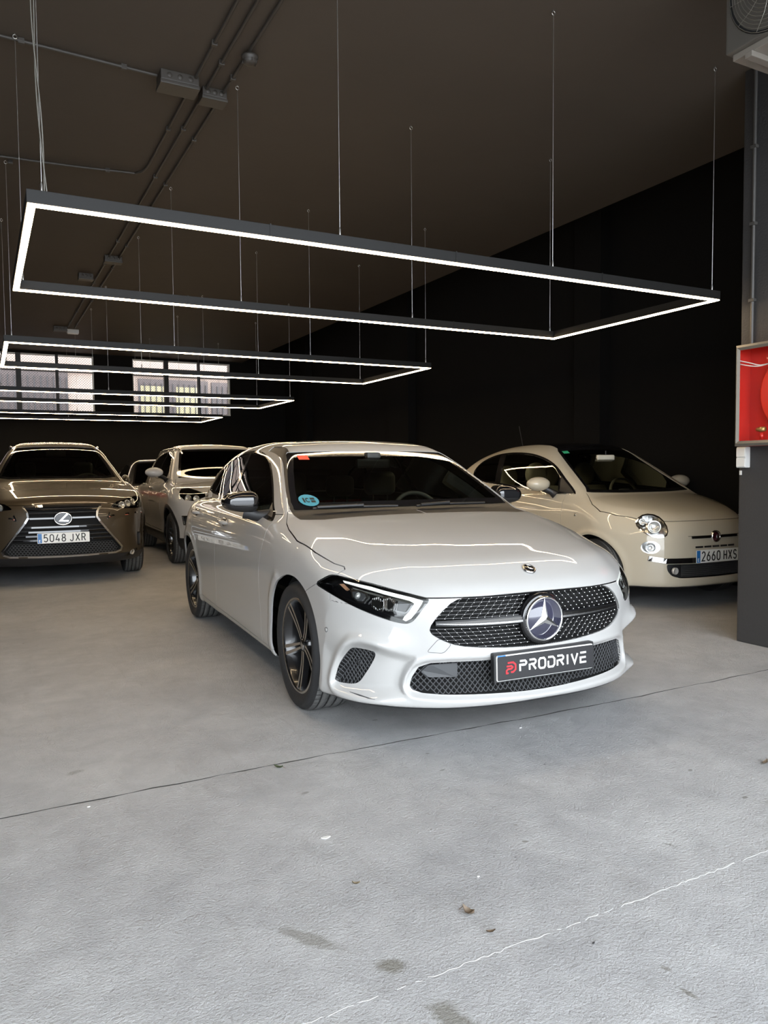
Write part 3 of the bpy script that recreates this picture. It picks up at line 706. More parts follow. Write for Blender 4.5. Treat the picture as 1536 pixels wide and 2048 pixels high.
def spoke_twin(parent, r0, r1, ang, half0, half1, wid0, wid1, y_hub, y_rim, name='spoke'):
    V = []; F = []; mi = []
    for s in (-1, 1):
        rows = []
        for k in range(6):
            t = k / 5; r = r0 + (r1 - r0) * t; c = s * (half0 + (half1 - half0) * t); w = (wid0 + (wid1 - wid0) * t) / 2; y = y_hub + (y_rim - y_hub) * t ** 1.6
            rows.append((r, c, w, y))
        o = len(V)
        for (r, c, w, y) in rows:
            for (dc, dy) in ((-w, 0), (w, 0), (w * 1.15, .03), (-w * 1.15, .03)):
                u, v = r, c + dc; V.append((u * math.cos(ang) - v * math.sin(ang), y + dy, u * math.sin(ang) + v * math.cos(ang)))
        for k in range(5):
            for q in range(4):
                a = o + k * 4; F.append((a + q, a + (q + 1) % 4, a + 4 + (q + 1) % 4, a + 4 + q)); mi.append(0 if q == 0 else 1)
    return pydata(name, V, F, [M['rim_face'], M['rim_black']], parent, False, mi)
def wheel(parent, x, side, R=.328, W=.225, rim=.238, style='twin', nsp=5, phase=.3, yface=.875, face=None, lift=0):
    # side -1: the car's right; axle along y; outer face towards -y in local space, mirrored for the left side
    t = empty('wheel', (x, side * (yface - W / 2), R + lift), 0, parent)
    if side > 0: t.rotation_euler = (0, 0, math.pi)
    tyre_mesh('tyre', R, W, rim, t)
    hw = W / 2
    MB().lathe([(rim + .006, -hw * .84), (rim - .004, -hw * .88), (rim - .012, -hw * .80), (rim - .02, -hw * .55), (rim - .045, hw * .1), (rim - .03, hw * .8)], 48, 'y').build('rim_barrel', M['rim_black'], t)
    MB().lathe([(rim + .008, -hw * .83), (rim + .002, -hw * .90), (rim - .006, -hw * .86)], 56, 'y').build('rim_lip', M['rim_face'] if style != 'dark' else M['rim_black'], t)
    MB().lathe([(.03, -.01), (.145, -.01), (.145, .012), (.03, .012)], 36, 'y').build('brake_disc', M['disc'], t)
    MB().box((-.05, -.035, .07), (.05, .02, .15), .015).build('brake_caliper', M['satin'] if style != 'twin' else M['disc'], t).rotation_euler = (0, 1.2, 0)
    MB().lathe([(0, -hw * .62), (.028, -hw * .62), (.034, -hw * .58), (.05, -hw * .5), (.055, -hw * .2), (.05, 0)], 24, 'y').build('hub', M['rim_black'] if style == 'twin' else M['rim_face'], t)
    cp = MB().lathe([(0, -hw * .66), (.024, -hw * .66), (.028, -hw * .62)], 20, 'y').build('hub_cap', M['satin'], t)
    for k in range(5):
        a = 2 * math.pi * (k + .5) / 5; MB().lathe([(0, -hw * .56), (.008, -hw * .56), (.009, -hw * .45)], 8, 'y', (.042 * math.cos(a), 0, .042 * math.sin(a))).build('wheel_bolt', M['rim_black'], t)
    for k in range(nsp):
        a = phase + 2 * math.pi * k / nsp
        if style == 'twin': spoke_twin(t, .035, rim - .004, a, .0105, .0195, .0115, .018, -hw * .60, -hw * .84)
        else: spoke_twin(t, .035, rim - .006, a, .014, .034, .026, .03, -hw * .55, -hw * .72)
    return t
def arch_liner(parent, x, z, r, y0, y1):
    y1 = min(y1, .82)
    for s in (-1, 1):
        mb = MB().lathe([(r, s * y0), (r, s * y1)], 28, 'y', (x, 0, z), a0=-.25, a1=math.pi + .25)
        mb.lathe([(.02, s * y0), (r, s * y0)], 28, 'y', (x, 0, z), a0=-.25, a1=math.pi + .25); mb.build('wheel_arch_liner', M['dark'], parent, fix=False)
# stroke lettering on a 1 x 1 cell (number plates and badges)
def arc(cx, cy, rx, ry, a0, a1, n=8): return [(cx + rx * math.cos(math.radians(a0 + (a1 - a0) * k / n)), cy + ry * math.sin(math.radians(a0 + (a1 - a0) * k / n))) for k in range(n + 1)]
GLYPH = {
    '0': [arc(.5, .72, .42, .28, 0, 180) + arc(.5, .28, .42, .28, 180, 360) + [(.92, .72)]],
    '2': [arc(.5, .72, .42, .28, 165, -20) + [(.08, .0), (.95, .0)]],
    '4': [[(.72, 0), (.72, .5)], [(.55, 1), (.05, .25), (.98, .25)]],
    '5': [[(.88, 1), (.18, 1), (.12, .56)] + arc(.48, .32, .44, .32, 120, -150)],
    '6': [[(.72, 1), (.2, .55)] + arc(.5, .3, .42, .3, 150, -210, 14)],
    '8': [arc(.5, .76, .36, .24, -90, 270, 14), arc(.5, .26, .43, .26, 90, 450, 14)],
    'J': [[(.8, 1), (.8, .28)] + arc(.46, .28, .34, .28, 0, -170)], 'X': [[(.05, 1), (.95, 0)], [(.95, 1), (.05, 0)]],
    'R': [[(.1, 0), (.1, 1), (.55, 1)] + arc(.55, .75, .36, .25, 90, -90) + [(.1, .5)], [(.55, .5), (.95, 0)]],
    'H': [[(.1, 0), (.1, 1)], [(.9, 0), (.9, 1)], [(.1, .52), (.9, .52)]],
    'S': [arc(.5, .74, .38, .26, 20, 250) + arc(.5, .26, .4, .26, 90, -160)],
    'E': [[(.9, 1), (.1, 1), (.1, 0), (.9, 0)], [(.1, .52), (.75, .52)]],
    'F': [[(.9, 1), (.1, 1), (.1, 0)], [(.1, .52), (.75, .52)]], 'I': [[(.5, 0), (.5, 1)]], 'A': [[(.02, 0), (.5, 1), (.98, 0)], [(.2, .35), (.8, .35)]], 'T': [[(.02, 1), (.98, 1)], [(.5, 1), (.5, 0)]],
    # wide squared lettering of the dealer plate
    'p': [[(.0, 0), (0, .62), (.62, .62)], [(0, 1), (.78, 1), (.97, .86), (.97, .72), (.78, .58), (.3, .58)]],
    'r': [[(.0, 0), (0, .6)], [(0, 1), (.78, 1), (.97, .86), (.97, .72), (.78, .55), (.2, .55)], [(.5, .5), (.98, 0)]],
    'o': [[(.2, 0), (.8, 0), (1, .2), (1, .8), (.8, 1), (.2, 1), (0, .8), (0, .2), (.2, 0)]],
    'd': [[(0, .0), (0, .62)], [(0, 1), (.75, 1), (1, .78), (1, .22), (.75, 0), (.0, 0)]],
    'i': [[(.5, 0), (.5, 1)]], 'v': [[(0, 1), (.5, .02), (1, 1)]], 'e': [[(.95, 1), (.0, 1)], [(.9, .5), (0, .5), (0, 0), (.95, 0)]],
}
def lettering(mb, text, x0, z0, w, h, gapx, stroke, fn, d0, d1, widths=None):
    x = x0
    for ch in text:
        cw = w * (widths.get(ch, 1) if widths else 1)
        for ln in GLYPH.get(ch, []):
            P = [(x + u * cw, z0 + v * h) for u, v in ln]; ribbon(mb, P, stroke, fn, d0, d1)
        x += cw + gapx
    return x
def number_plate(parent, P0, nrm_tilt, text, w=.52, h=.11, blue=True):
    # local frame: plate faces +x of the car, text runs from the car's right (-y) to its left
    t = empty('number_plate', P0, 0, parent); t.rotation_euler = (0, -nrm_tilt, 0)
    fn = lambda u, v, d: (d, u, v)
    mb = MB(); mb.extrude(rpoly([(-w/2, -h/2), (w/2, -h/2), (w/2, h/2), (-w/2, h/2)], .008, 3), fn, -.004, 0); mb.build('plate_panel', M['plate_white'], t)
    MB().box((0, -w/2 + .004, -h/2 + .004), (.0012, -w/2 + .044, h/2 - .004)).build('plate_band', M['plate_blue'], t)
    e = MB(); lettering(e, 'E', -w/2 + .016, -h/2 + .016, .016, .022, .01, .005, fn, .0012, .002); e.build('plate_letter', M['plate_white'], t)
    L = MB(); x = lettering(L, text[:4], -w/2 + .062, -h/2 + .017, .041, h - .034, .018, .0105, fn, 0, .0015); L.build('plate_digits', M['ink'], t)
    L = MB(); lettering(L, text[-3:], x + .022, -h/2 + .017, .041, h - .034, .018, .0105, fn, 0, .0015); L.build('plate_letters', M['ink'], t)
    return t
def seat(parent, x, y, mt, head=True, zc=.30, wid=.26, top=.98, hr=(.125, .09, .10), hz=1.11, round_head=False):
    t = empty('seat', (x, y, zc), 0, parent)
    MB().box((-.25, -wid, 0), (.27, wid, .16), .05).build('seat_cushion', mt, t)
    R = Matrix.Rotation(-.22, 3, 'Y'); L = (top - zc - .1)
    MB().box((-.07, -wid, -L / 2), (.05, wid, L / 2), .05, R).build('seat_back', mt, t).location = (-.30, 0, .1 + L / 2)
    hx = -.42
    for s in (-1, 1): MB().tube([(hx + .02, s * .06, top - zc - .06), (hx, s * .06, hz - zc)], .007, 6).build('headrest_post', M['chrome'], t)
    if round_head: MB().lathe([(0, -.05), (.09, -.05), (.125, -.03), (.13, 0), (.12, .035), (.08, .05), (0, .05)], 24, 'x', (hx, 0, hz - zc)).build('headrest', mt, t)
    else: blob('headrest', lambda P: rbox(P, (hx, 0, hz - zc), (.055, hr[0], hr[1]), .05), (hx - .08, -hr[0] - .03, hz - zc - hr[1] - .03), (hx + .08, hr[0] + .03, hz - zc + hr[1] + .03), .014, mt, t)
    return t
def steering_wheel(parent, P, r, mt, tilt=.42):
    t = empty('steering_wheel', P, 0, parent); t.rotation_euler = (0, -tilt, 0)
    MB().tube([(0, r * math.cos(a), r * math.sin(a)) for a in [2 * math.pi * k / 40 for k in range(40)]], .015, 8, closed=True).build('wheel_ring', mt, t)
    MB().box((-.02, -.07, -.06), (.03, .07, .06), .02).build('wheel_hub', mt, t)
    for (a) in (0, math.pi, -math.pi / 2): MB().tube([(0, .05 * math.cos(a), .05 * math.sin(a)), (0, r * math.cos(a), r * math.sin(a))], .013, 6).build('wheel_spoke', mt, t)
    return t
def dashboard(parent, mt, x0, x1, w, z0, z1, xf=None):
    mb = MB(); rows = [(x1, z0), (x1 - .02, z1 - .10), (x1 + .06, z1 - .01), (x1 + .18, z1), (x0 - .1, z1 - .01), (x0, z1 - .03), (x0, z0)]
    V = []; F = []; n = len(rows); ys = [-w, -w * .6, 0, w * .6, w]
    for y in ys:
        for (xx, zz) in rows: V.append((xx - .10 * (abs(y) / w) ** 2, y, zz))
    for i in range(len(ys) - 1):
        for k in range(n): F.append((i*n + k, i*n + (k+1) % n, (i+1)*n + (k+1) % n, (i+1)*n + k))
    F += [tuple(range(n)), tuple(range((len(ys)-1)*n, len(ys)*n))[::-1]]
    mb.add(V, F); return mb.build('dashboard', mt, parent)
_SURF = {}
def front_points(f, uz, inset=0.0):                  # (u = |y| - x, z) on the nose -> points and normals on the body surface
    uz = np.asarray(uz, float)
    if (id(f), 'u') not in _SURF:
        def tab(u, z):
            O = np.stack([np.full(len(u), 1.2), 1.2 + u, z], 1); D = np.tile(np.array([-1, -1, 0]) / math.sqrt(2), (len(u), 1)); P = raycast(f, O, D, .2, 1.6, 28)
            bad = np.isnan(P[:, 0]); P[bad] = O[bad] + D[bad] * .9; return P
        look = grid2(tab, (-.45, .16), (.75, .88), .009); _SURF[(id(f), 'u')] = (look, f)
    P = _SURF[(id(f), 'u')][0](uz[:, 0], uz[:, 1]); N = grad(f, P); N /= np.linalg.norm(N, axis=1, keepdims=True)
    return P - N * inset, N
def face_points(f, yz, inset=0.0):                   # (y, z) on the front face -> points on the surface, set back along x
    yz = np.asarray(yz, float)
    if (id(f), 'y') not in _SURF:
        def tab(y, z):
            O = np.stack([np.full(len(y), 1.3), y, z], 1); D = np.tile(np.array([-1.0, 0, 0]), (len(y), 1)); P = raycast(f, O, D, .3, 2.6, 46); bad = np.isnan(P[:, 0]); P[bad] = O[bad]; P[bad, 0] = 0; return P[:, 0]
        _SURF[(id(f), 'y')] = (grid2(tab, (0, .14), (.86, 1.42), .010), f)
    P = np.stack([_SURF[(id(f), 'y')][0](np.abs(yz[:, 0]), yz[:, 1]) - inset, yz[:, 0], yz[:, 1]], 1); return P
def mirror_y(o):                                      # second copy of a part on the other side of the car
    c = o.copy(); c.data = o.data.copy(); C.objects.link(c); c.parent = o.parent
    me = c.data; n = len(me.vertices); co = np.empty(n * 3, np.float32); me.vertices.foreach_get('co', co); co[1::3] *= -1; me.vertices.foreach_set('co', co)
    me.flip_normals(); me.update(); c.location = (o.location.x, -o.location.y, o.location.z)
    return c
def side_parts(name, m, mats, parent, t=.014, inner=True, label=None):   # one panel on each side
    for mm in (m.mirrored(), m): panel(name, mm, mats, parent, t, inner)
A_POD_RAW = [(.395,.254),(.375,.307),(.33,.375),(.265,.432),(.22,.457),(.145,.466),(.06,.458),(-.04,.437),(-.15,.415),(-.205,.41),(-.18,.37),(-.135,.317),(-.115,.265),(-.15,.228),(.04,.216),(.18,.214),(.32,.218),(.375,.23)]
A_LOWS_RAW = [(.0,.392),(.44,.397),(.53,.393),(.585,.37),(.615,.31),(.622,.27),(.60,.235),(.5,.222),(.25,.214),(0,.206),(-.25,.214),(-.5,.222),(-.6,.235),(-.622,.27),(-.6,.34),(-.53,.393)]
ACLASS = dict(
    nose_c=0.0, tail_c=-2.73,
    nose=[(.905, 0), (.9, .2), (.86, .405), (.815, .52), (.757, .605), (.69, .70), (.575, .79), (.41, .865), (.2, .899), (0, .9)],
    tail=[(-3.50, 0), (-3.49, .3), (-3.44, .55), (-3.33, .72), (-3.15, .825), (-2.95, .885), (-2.73, .9)],
    side=[(0, .9), (-.5, .898), (-1.4, .893), (-2.2, .897), (-2.73, .9)],
    sec_front=[(.1, -.10), (.15, -.04), (.175, .004), (.2, .012), (.225, .004), (.26, -.006), (.35, -.008), (.44, -.002), (.54, 0), (.62, -.004), (.68, -.012), (.75, -.038), (.85, -.11)],
    sec_side=[(.1, -.06), (.2, -.03), (.26, -.012), (.4, -.014), (.55, -.004), (.66, 0), (.76, -.006), (.84, -.02), (.90, -.040), (.96, -.075), (1.02, -.13), (1.1, -.22)],
    sec_rear=[(.1, -.1), (.2, -.03), (.35, 0), (.6, .0), (.8, -.03), (.95, -.10), (1.05, -.2)],
    hood=[(-3.6, .97), (-2.5, 1.0), (-1.2, 1.0), (-.6, .995), (-.35, .982), (-.2, .965), (0, .938), (.2, .908), (.4, .873), (.6, .827), (.725, .791), (.765, .770), (.81, .742), (.86, .706), (.895, .66), (.93, .59)], hood_sm=.016,
    hood_shift=[(-.5, .3), (-.1, .45), (.1, .7), (.3, .9), (.5, .92), (.9, .97)], hood_crown=.01,
    roof=[(-.6, 1.28), (-.9, 1.35), (-1.15, 1.402), (-1.4, 1.43), (-1.7, 1.438), (-2.1, 1.430), (-2.6, 1.373), (-3.0, 1.29), (-3.3, 1.20)], roof_crown=.028,
    green_side=[(.7, .885), (.9, .825), (1.0, .775), (1.1, .722), (1.2, .668), (1.3, .616), (1.4, .56)],
    green_plan=[(.2, .93), (-.3, .965), (-.8, .995), (-1.4, 1.0), (-2.0, .992), (-2.4, .965), (-2.8, .905), (-3.4, .80)],
    ws=[(.8, -.048), (.9, -.224), (.98, -.365), (1.1, -.577), (1.2, -.753), (1.3, -.929), (1.4, -1.106)], ws_k=.11, ws_n=.485,
    back=[(.9, -3.42), (1.05, -3.34), (1.2, -3.16), (1.33, -2.96), (1.45, -2.7)], back_k=.25, back_n=.8,
    rail_r=.08, pillar_r=.028, belt_r=.018, blend=(.1, .7),
    bottom=[(-3.6, .22), (-3, .2), (-2, .185), (-.4, .185), (.4, .17), (.9, .165)],
    shoulder_r=[(-3.4, .05), (-2, .06), (-.5, .09), (0, .11), (.45, .055), (.9, .03)],
    wheels=[(0, .325, .395, .010, .035), (-2.729, .325, .395, .010, .035)])
A_CREASE = lut([(-.6, .79), (-.4, .757), (-.08, .697), (.27, .618), (.57, .551), (.78, .459), (.9, .38)], .04)
def _a_hood(x, a):                       # bonnet crease running from the screen corner to the grille: the outer part falls away
    t = (a - A_CREASE(x)) / .008
    return -.11 * .008 * np.where(t > 30, t, np.log1p(np.exp(np.minimum(t, 30)))) * sstep(-.45, -.25, x)
ACLASS['hood_tweak'] = _a_hood
A_POD = rpoly(A_POD_RAW, .03)
A_LOWS = rpoly(A_LOWS_RAW, .04)
A_PODG = grid2(lambda u, v: sdpoly(A_POD, u, v, .15), (-.4, .08), (.6, .62), .004); A_LOWG = grid2(lambda u, v: sdpoly(A_LOWS, u, v, .1), (0, .08), (.75, .52), .004)
def _a_tweak(x, a, z):
    out = np.zeros_like(x); k = (x > .1) & (z < .6)
    X, Aa, Z = x[k], a[k], z[k]; u = Aa - X
    p = A_PODG(u, Z)
    t = .026 * sstep(.006, -.05, p) - .016 * np.exp(-((p - .012) / .022) ** 2) * sstep(-.12, .05, u)
    q = A_LOWG(Aa, Z)
    t = t + .012 * sstep(.004, -.02, q) - .004 * np.exp(-((q - .008) / .012) ** 2)
    t = t - .020 * np.exp(-((Z - .45) / .05) ** 2) * sstep(.55, .7, Aa) * sstep(.9, .82, Aa)
    out[k] = t; return out
ACLASS['tweak'] = _a_tweak
# ================================================================ the white hatchback in front
A_POSE = (2.2481, 3.5522, -.0527)
def car_root(name, pose, label):
    cx, cy, ca = pose; t = empty(name, (cx, cy, 0), ca - math.pi / 2); tag(t, label, 'car'); return t
A_HL = [(.555,.685),(.483,.719),(.415,.737),(.307,.732),(.114,.716),(-.057,.693),(-.191,.673),(-.273,.656),(-.245,.619),(-.2,.575),(-.17,.556),(-.134,.551),(-.071,.557),(.037,.577),(.154,.601),(.248,.621),(.351,.644),(.454,.665)]
A_GR = [(0,.667),(.157,.6665),(.296,.664),(.38,.660),(.41,.653),(.44,.638),(.473,.610),(.503,.575),(.522,.545),(.528,.522),(.518,.505),(.495,.489),(.467,.474),(.43,.459),(.385,.449),(.305,.440),(.2,.432),(.1,.427),(0,.425)]
A_LOW = [(0,.381),(.29,.380),(.442,.381),(.517,.377),(.56,.358),(.585,.312),(.594,.275),(.586,.258),(.55,.246),(.48,.240),(.38,.236),(.246,.231),(.1,.226),(0,.224)]
A_FOG = [(.372,.266),(.329,.345),(.245,.415),(.195,.428),(.092,.421),(.066,.409),(.086,.373),(.156,.297),(.196,.266),(.242,.255),(.328,.251),(.365,.256)]
A_DLO = [(-.527,.930),(-.56,.955),(-.677,1.005),(-.80,1.078),(-.929,1.150),(-1.146,1.253),(-1.337,1.316),(-1.611,1.358),(-1.91,1.370),(-2.095,1.362),(-2.45,1.318),(-2.75,1.235),(-2.93,1.15),(-3.0,1.09),(-2.98,1.05),(-2.431,1.034),(-1.884,1.019),(-1.201,.979),(-.778,.946)]
A_WS = [(0,1.000),(.13,1.000),(.401,.999),(.59,.998),(.715,.997),(.713,1.034),(.676,1.128),(.628,1.229),(.575,1.325),(.56,1.337),(.45,1.341),(.313,1.344),(0,1.346)]
A_STRIP = [(0,.95),(.742,.95),(.737,.985),(.732,1.024),(.702,1.103),(.657,1.203),(.612,1.295),(.585,1.345),(.558,1.39),(.53,1.38),(.55,1.337),(.3,1.2),(0,1.2)]
def sym(poly): P = [tuple(p) for p in poly]; return P + [(-u, v) for u, v in P[::-1] if abs(u) > 1e-9]
def limited(fn, ok):                     # signed distance, made positive where ok is false
    return lambda V: np.where(ok(V), fn(V), .05)
def carve(m, fn): return cut(m, fn(m.V))
def build_hatchback():
    root = car_root('hatchback_car', A_POSE, 'white hatchback with diamond grille and black dealer plate, parked at the entrance')
    f = car_field(ACLASS); PW = M['paint_white']; shellm = [PW, M['cabin']]
    m = isosurface(f, (-3.6, 0, .1), (1.0, .98, 1.5), .0105)
    ya = lambda V: np.abs(V[:, 1])
    und, m = cut(m, np.where(m.V[:, 2] < .26, m.N[:, 2] + .72, .3))
    arch = lambda V: np.maximum(np.minimum(np.hypot(V[:, 0], V[:, 2] - .318), np.hypot(V[:, 0] + 2.729, V[:, 2] - .318)) - .372, .5 - ya(V))
    _, m = carve(m, arch); _, und = carve(und, arch)
    panel('underbody', und.both(), [M['black'], M['dark']], root, .006, False)
    for x in (0, -2.729): arch_liner(root, x, .318, .378, .52, .885)
    # glass
    strip = limited(lambda V: sdpoly(A_STRIP, ya(V), V[:, 2]), lambda V: (V[:, 0] > -1.42) & (V[:, 0] < -.2) & (V[:, 2] > .93))
    wsf = limited(lambda V: sdpoly(sym(A_WS), ya(V), V[:, 2]), lambda V: (V[:, 0] > -1.35) & (V[:, 0] < -.2))
    ws, m = carve(m, wsf); st, m = carve(m, lambda V: np.maximum(strip(V), -(.0) - sdpoly(sym(A_WS), ya(V), V[:, 2])))
    w_in, w_rim = cut(ws, wsf(ws.V) + .035)
    wso = skin('windscreen', w_in.both(), M['screen'], root, -.003)
    skin('frit_band', w_rim.both(), M['gloss'], wso, -.003)
    skin('pillar_seal', st.both(), M['black'], root, -.004)
    cw, m = carve(m, limited(lambda V: np.maximum(V[:, 0] + .325 + .10 * V[:, 1] ** 2, ya(V) - .738), lambda V: (V[:, 2] > .93) & (V[:, 2] < 1.01) & (V[:, 0] > -.62)))
    skin('cowl', cw.both(), M['black'], root, -.002)
    dlo = limited(lambda V: sdpoly(spline(A_DLO, 4), V[:, 0], V[:, 2]), lambda V: ya(V) > .4)
    dl, m = carve(m, dlo)
    pane, trim = cut(dl, dlo(dl.V) + .017)
    fpane, rest = cut(pane, sdline([(-1.70, .9), (-1.885, 1.5)], pane.V[:, 0], pane.V[:, 2]) * -1)
    bp, rest = cut(rest, sdline([(-1.80, .9), (-1.93, 1.5)], rest.V[:, 0], rest.V[:, 2]) * -1)
    rpane, rest = cut(rest, sdline([(-2.62, .9), (-2.40, 1.5)], rest.V[:, 0], rest.V[:, 2]) * -1)
    qb, qpane = cut(rest, sdline([(-2.66, .9), (-2.44, 1.5)], rest.V[:, 0], rest.V[:, 2]) * -1)
    tri, fpane = cut(fpane, sdline([(-.735, .9), (-.775, 1.2)], fpane.V[:, 0], fpane.V[:, 2]))
    if tri.V[:, 0].mean() < fpane.V[:, 0].mean(): tri, fpane = fpane, tri
    side_parts('window_surround', trim, [M['gloss']], root, .01, False)
    side_parts('pillar_cover', bp, [M['gloss']], root, .006, False); side_parts('pillar_cover', qb, [M['gloss']], root, .006, False)
    side_parts('mirror_triangle', tri, [M['black']], root, .006, False)
    for q, (nm, g) in enumerate((('front_door_glass', fpane), ('rear_door_glass', rpane), ('quarter_glass', qpane))):
        for mm in (g.mirrored(), g): skin(nm, mm, M['screen'] if q == 0 else M['privacy'], root, -.003)
    # openings of the nose
    fu = lambda poly: (lambda V: sdpoly(poly, ya(V) - V[:, 0], V[:, 2])); fy = lambda poly: (lambda V: sdpoly(poly, ya(V), V[:, 2]))
    hl, m = carve(m, limited(fu(spline(A_HL, 3)), lambda V: V[:, 0] > .15))
    gr, m = carve(m, limited(fy(sym(A_GR)), lambda V: V[:, 0] > .5))
    lo, m = carve(m, limited(fy(sym(A_LOW)), lambda V: V[:, 0] > .5))
    fo, m = carve(m, limited(fu(spline(A_FOG, 3)), lambda V: V[:, 0] > .2))
    # rear screen and lamps
    rw, m = carve(m, limited(lambda V: sdpoly([(-.6, 1.02), (.6, 1.02), (.5, 1.24), (-.5, 1.24)], V[:, 1], V[:, 2]), lambda V: V[:, 0] < -2.9))
    skin('rear_screen', rw.both(), M['privacy'], root, -.003)
    tl, m = carve(m, limited(lambda V: sdpoly([(.45, .80), (.72, .82), (.95, .9), (.95, .96), (.5, .93)], ya(V), V[:, 2]), lambda V: V[:, 0] < -3.0))
    side_parts('tail_lamp', tl, [M['red_lens']], root, .01, False)
    # panels and shut lines
    hplan = [(-.475, -.1), (-.47, .745), (-.421, .767), (-.33, .801), (-.235, .82), (-.047, .836), (.18, .819), (.358, .788), (.425, .765), (.444, .77), (.412, .826), (.6, .95), (1.3, .95), (1.3, -.1)]
    hoodf = limited(lambda V: np.maximum(sdpoly(hplan, V[:, 0], ya(V)), np.where(V[:, 0] > .55, .661 - V[:, 2], -.05)), lambda V: (V[:, 2] > .62) & (V[:, 2] < .991))
    hood, m = gap(m, hoodf, .0026)
    panel('bonnet', hood.both(), shellm, root, .012)
    bl = lambda V: np.where(V[:, 2] < .80, sdline([(.311, .685), (.204, .639), (.142, .60), (.10, .3)], V[:, 0], V[:, 2]), .05)
    s0 = bl(np.array([[.6, .3, .4]]))[0]
    bmp, m = gap(m, (lambda V: bl(V)) if s0 < 0 else (lambda V: np.where(V[:, 2] < .80, -bl(V), .05)), .0016)
    panel('front_bumper', bmp.both(), shellm, root, .012)
    fd = [(-.47, .97), (-.50, .90), (-.511, .836), (-.54, .754), (-.565, .678), (-.60, .47), (-.585, .30), (-.57, .232), (-1.79, .245), (-1.785, .454), (-1.735, .70), (-1.74, .82), (-1.775, .93), (-1.80, 1.05), (-1.2, 1.0), (-.75, .96)]
    rd = [(-1.80, 1.05), (-1.775, .93), (-1.74, .82), (-1.735, .70), (-1.785, .454), (-1.79, .245), (-2.30, .262), (-2.345, .45), (-2.44, .60), (-2.58, .72), (-2.65, .83), (-2.68, .95), (-2.66, 1.06)]
    for nm, pl in (('front_door', fd), ('rear_door', rd)):
        d_, m = gap(m, limited(lambda V, pl=pl: sdpoly(pl, V[:, 0], V[:, 2]), lambda V: ya(V) > .5), .0024)
        side_parts(nm, d_, shellm, root, .012)
    sill, m = gap(m, limited(lambda V: V[:, 2] - (.232 - .011 * (V[:, 0] + .57)), lambda V: (V[:, 0] < -.3) & (V[:, 0] > -2.42) & (ya(V) > .5)), .001)
    side_parts('sill', sill, shellm, root, .01, False)
    panel('body_shell', m.both(), shellm, root, .012)
    # dark gap filler behind the shut lines
    # ---- headlights
    for mm in (hl.mirrored(), hl):
        sg = -1 if mm.V[:, 1].mean() < 0 else 1
        h_ = empty('headlight', (0, 0, 0), 0, root)
        skin('lens', mm, M['clear'], h_, -.001); cup_obj('housing', mm, .055, M['gloss'], h_, .002)
        def S(uz, inset): P, N = front_points(f, uz, inset); P[:, 1] *= sg; return P
        top = [(.33, .721), (.22, .713), (.11, .705), (.02, .692), (-.06, .681), (-.167, .665), (-.236, .652)]
        bot = [(.322, .714), (.216, .704), (.106, .693), (.018, .680), (-.064, .667), (-.15, .653), (-.185, .640)]
        d0, d1 = S(top, .012), S(bot, .014); e0, e1 = S(top, .022), S(bot, .024)
        n = len(top); V = list(d0) + list(d1) + list(e0) + list(e1)
        F = [(i, i+1, n+i+1, n+i) for i in range(n-1)] + [(i, 2*n+i, 2*n+i+1, i+1) for i in range(n-1)] + [(n+i, n+i+1, 3*n+i+1, 3*n+i) for i in range(n-1)]
        tt = [(-.236, .652), (-.228, .637), (-.20, .600), (-.17, .572), (-.138, .560)]; tb = [(-.185, .640), (-.178, .630), (-.155, .600), (-.128, .580), (-.118, .566)]
        g0, g1, q0, q1 = S(tt, .012), S(tb, .014), S(tt, .022), S(tb, .024); o = len(V); k = len(tt); V += list(g0) + list(g1) + list(q0) + list(q1)
        F += [(o+i, o+i+1, o+k+i+1, o+k+i) for i in range(k-1)] + [(o+i, o+2*k+i, o+2*k+i+1, o+i+1) for i in range(k-1)] + [(o+k+i, o+k+i+1, o+3*k+i+1, o+3*k+i) for i in range(k-1)]
        pydata('light_guide', V, F, M['drl'], h_)
        def plate(pts, d0, d1, mt, nm):
            a, b = S(pts, d0), S(pts, d1); n = len(pts)
            return pydata(nm, list(a) + list(b), [tuple(range(n))] + [(i, (i+1) % n, n + (i+1) % n, n + i) for i in range(n)], mt, h_)
        # hexagonal projector and the twin faceted reflectors
        hexa = [(.272, .688), (.205, .692), (.139, .681), (.128, .662), (.16, .632), (.20, .630), (.255, .655)]
        plate(hexa, .028, .045, M['satin'], 'projector_bezel')
        hx2 = [(.205 + (u - .205) * .72, .663 + (v - .663) * .72) for u, v in hexa]; plate(hx2, .024, .040, M['grey_plastic'], 'projector_bowl')
        p = S([(.205, .664)], .030)[0]; MB().lathe([(0, .012), (.008, .011), (.014, .007), (.017, 0)], 16, 'x', tuple(p)).build('projector_lens', M['reflector'], h_)
        for cu, w0 in ((.055, .045), (-.022, .042)):
            bz = [(cu + w0, .675 - .004), (cu + .3 * w0, .676 - .006), (cu - .9 * w0, .664 - .006), (cu - w0, .630), (cu - .75 * w0, .598), (cu + .2 * w0, .604), (cu + .9 * w0, .618)]
            plate(bz, .022, .045, M['chrome'], 'reflector_bezel')
            b = MB(); k5 = 5
            for i in range(k5):
                u0 = cu - w0 * .78 + w0 * 1.56 * i / k5; u1 = u0 + w0 * 1.56 / k5; um = (u0 + u1) / 2; zo = .13 * (um - cu); ed = 1 - .35 * abs(i - 2) / 2
                zl_ = [.634 + zo + v * .031 * ed for v in (-1, -.4, .25, 1)]
                A_ = np.vstack([S([(u0, z), (um, z), (u1, z)], .020) for z in zl_]); A_[1::3, 0] -= .012; A_[3:9, 0] -= .010; b.add(A_, [(3*q + e, 3*q + e + 1, 3*q + e + 4, 3*q + e + 3) for q in range(3) for e in range(2)])
            b.build('reflector_facets', M['reflector'], h_, fix=False)
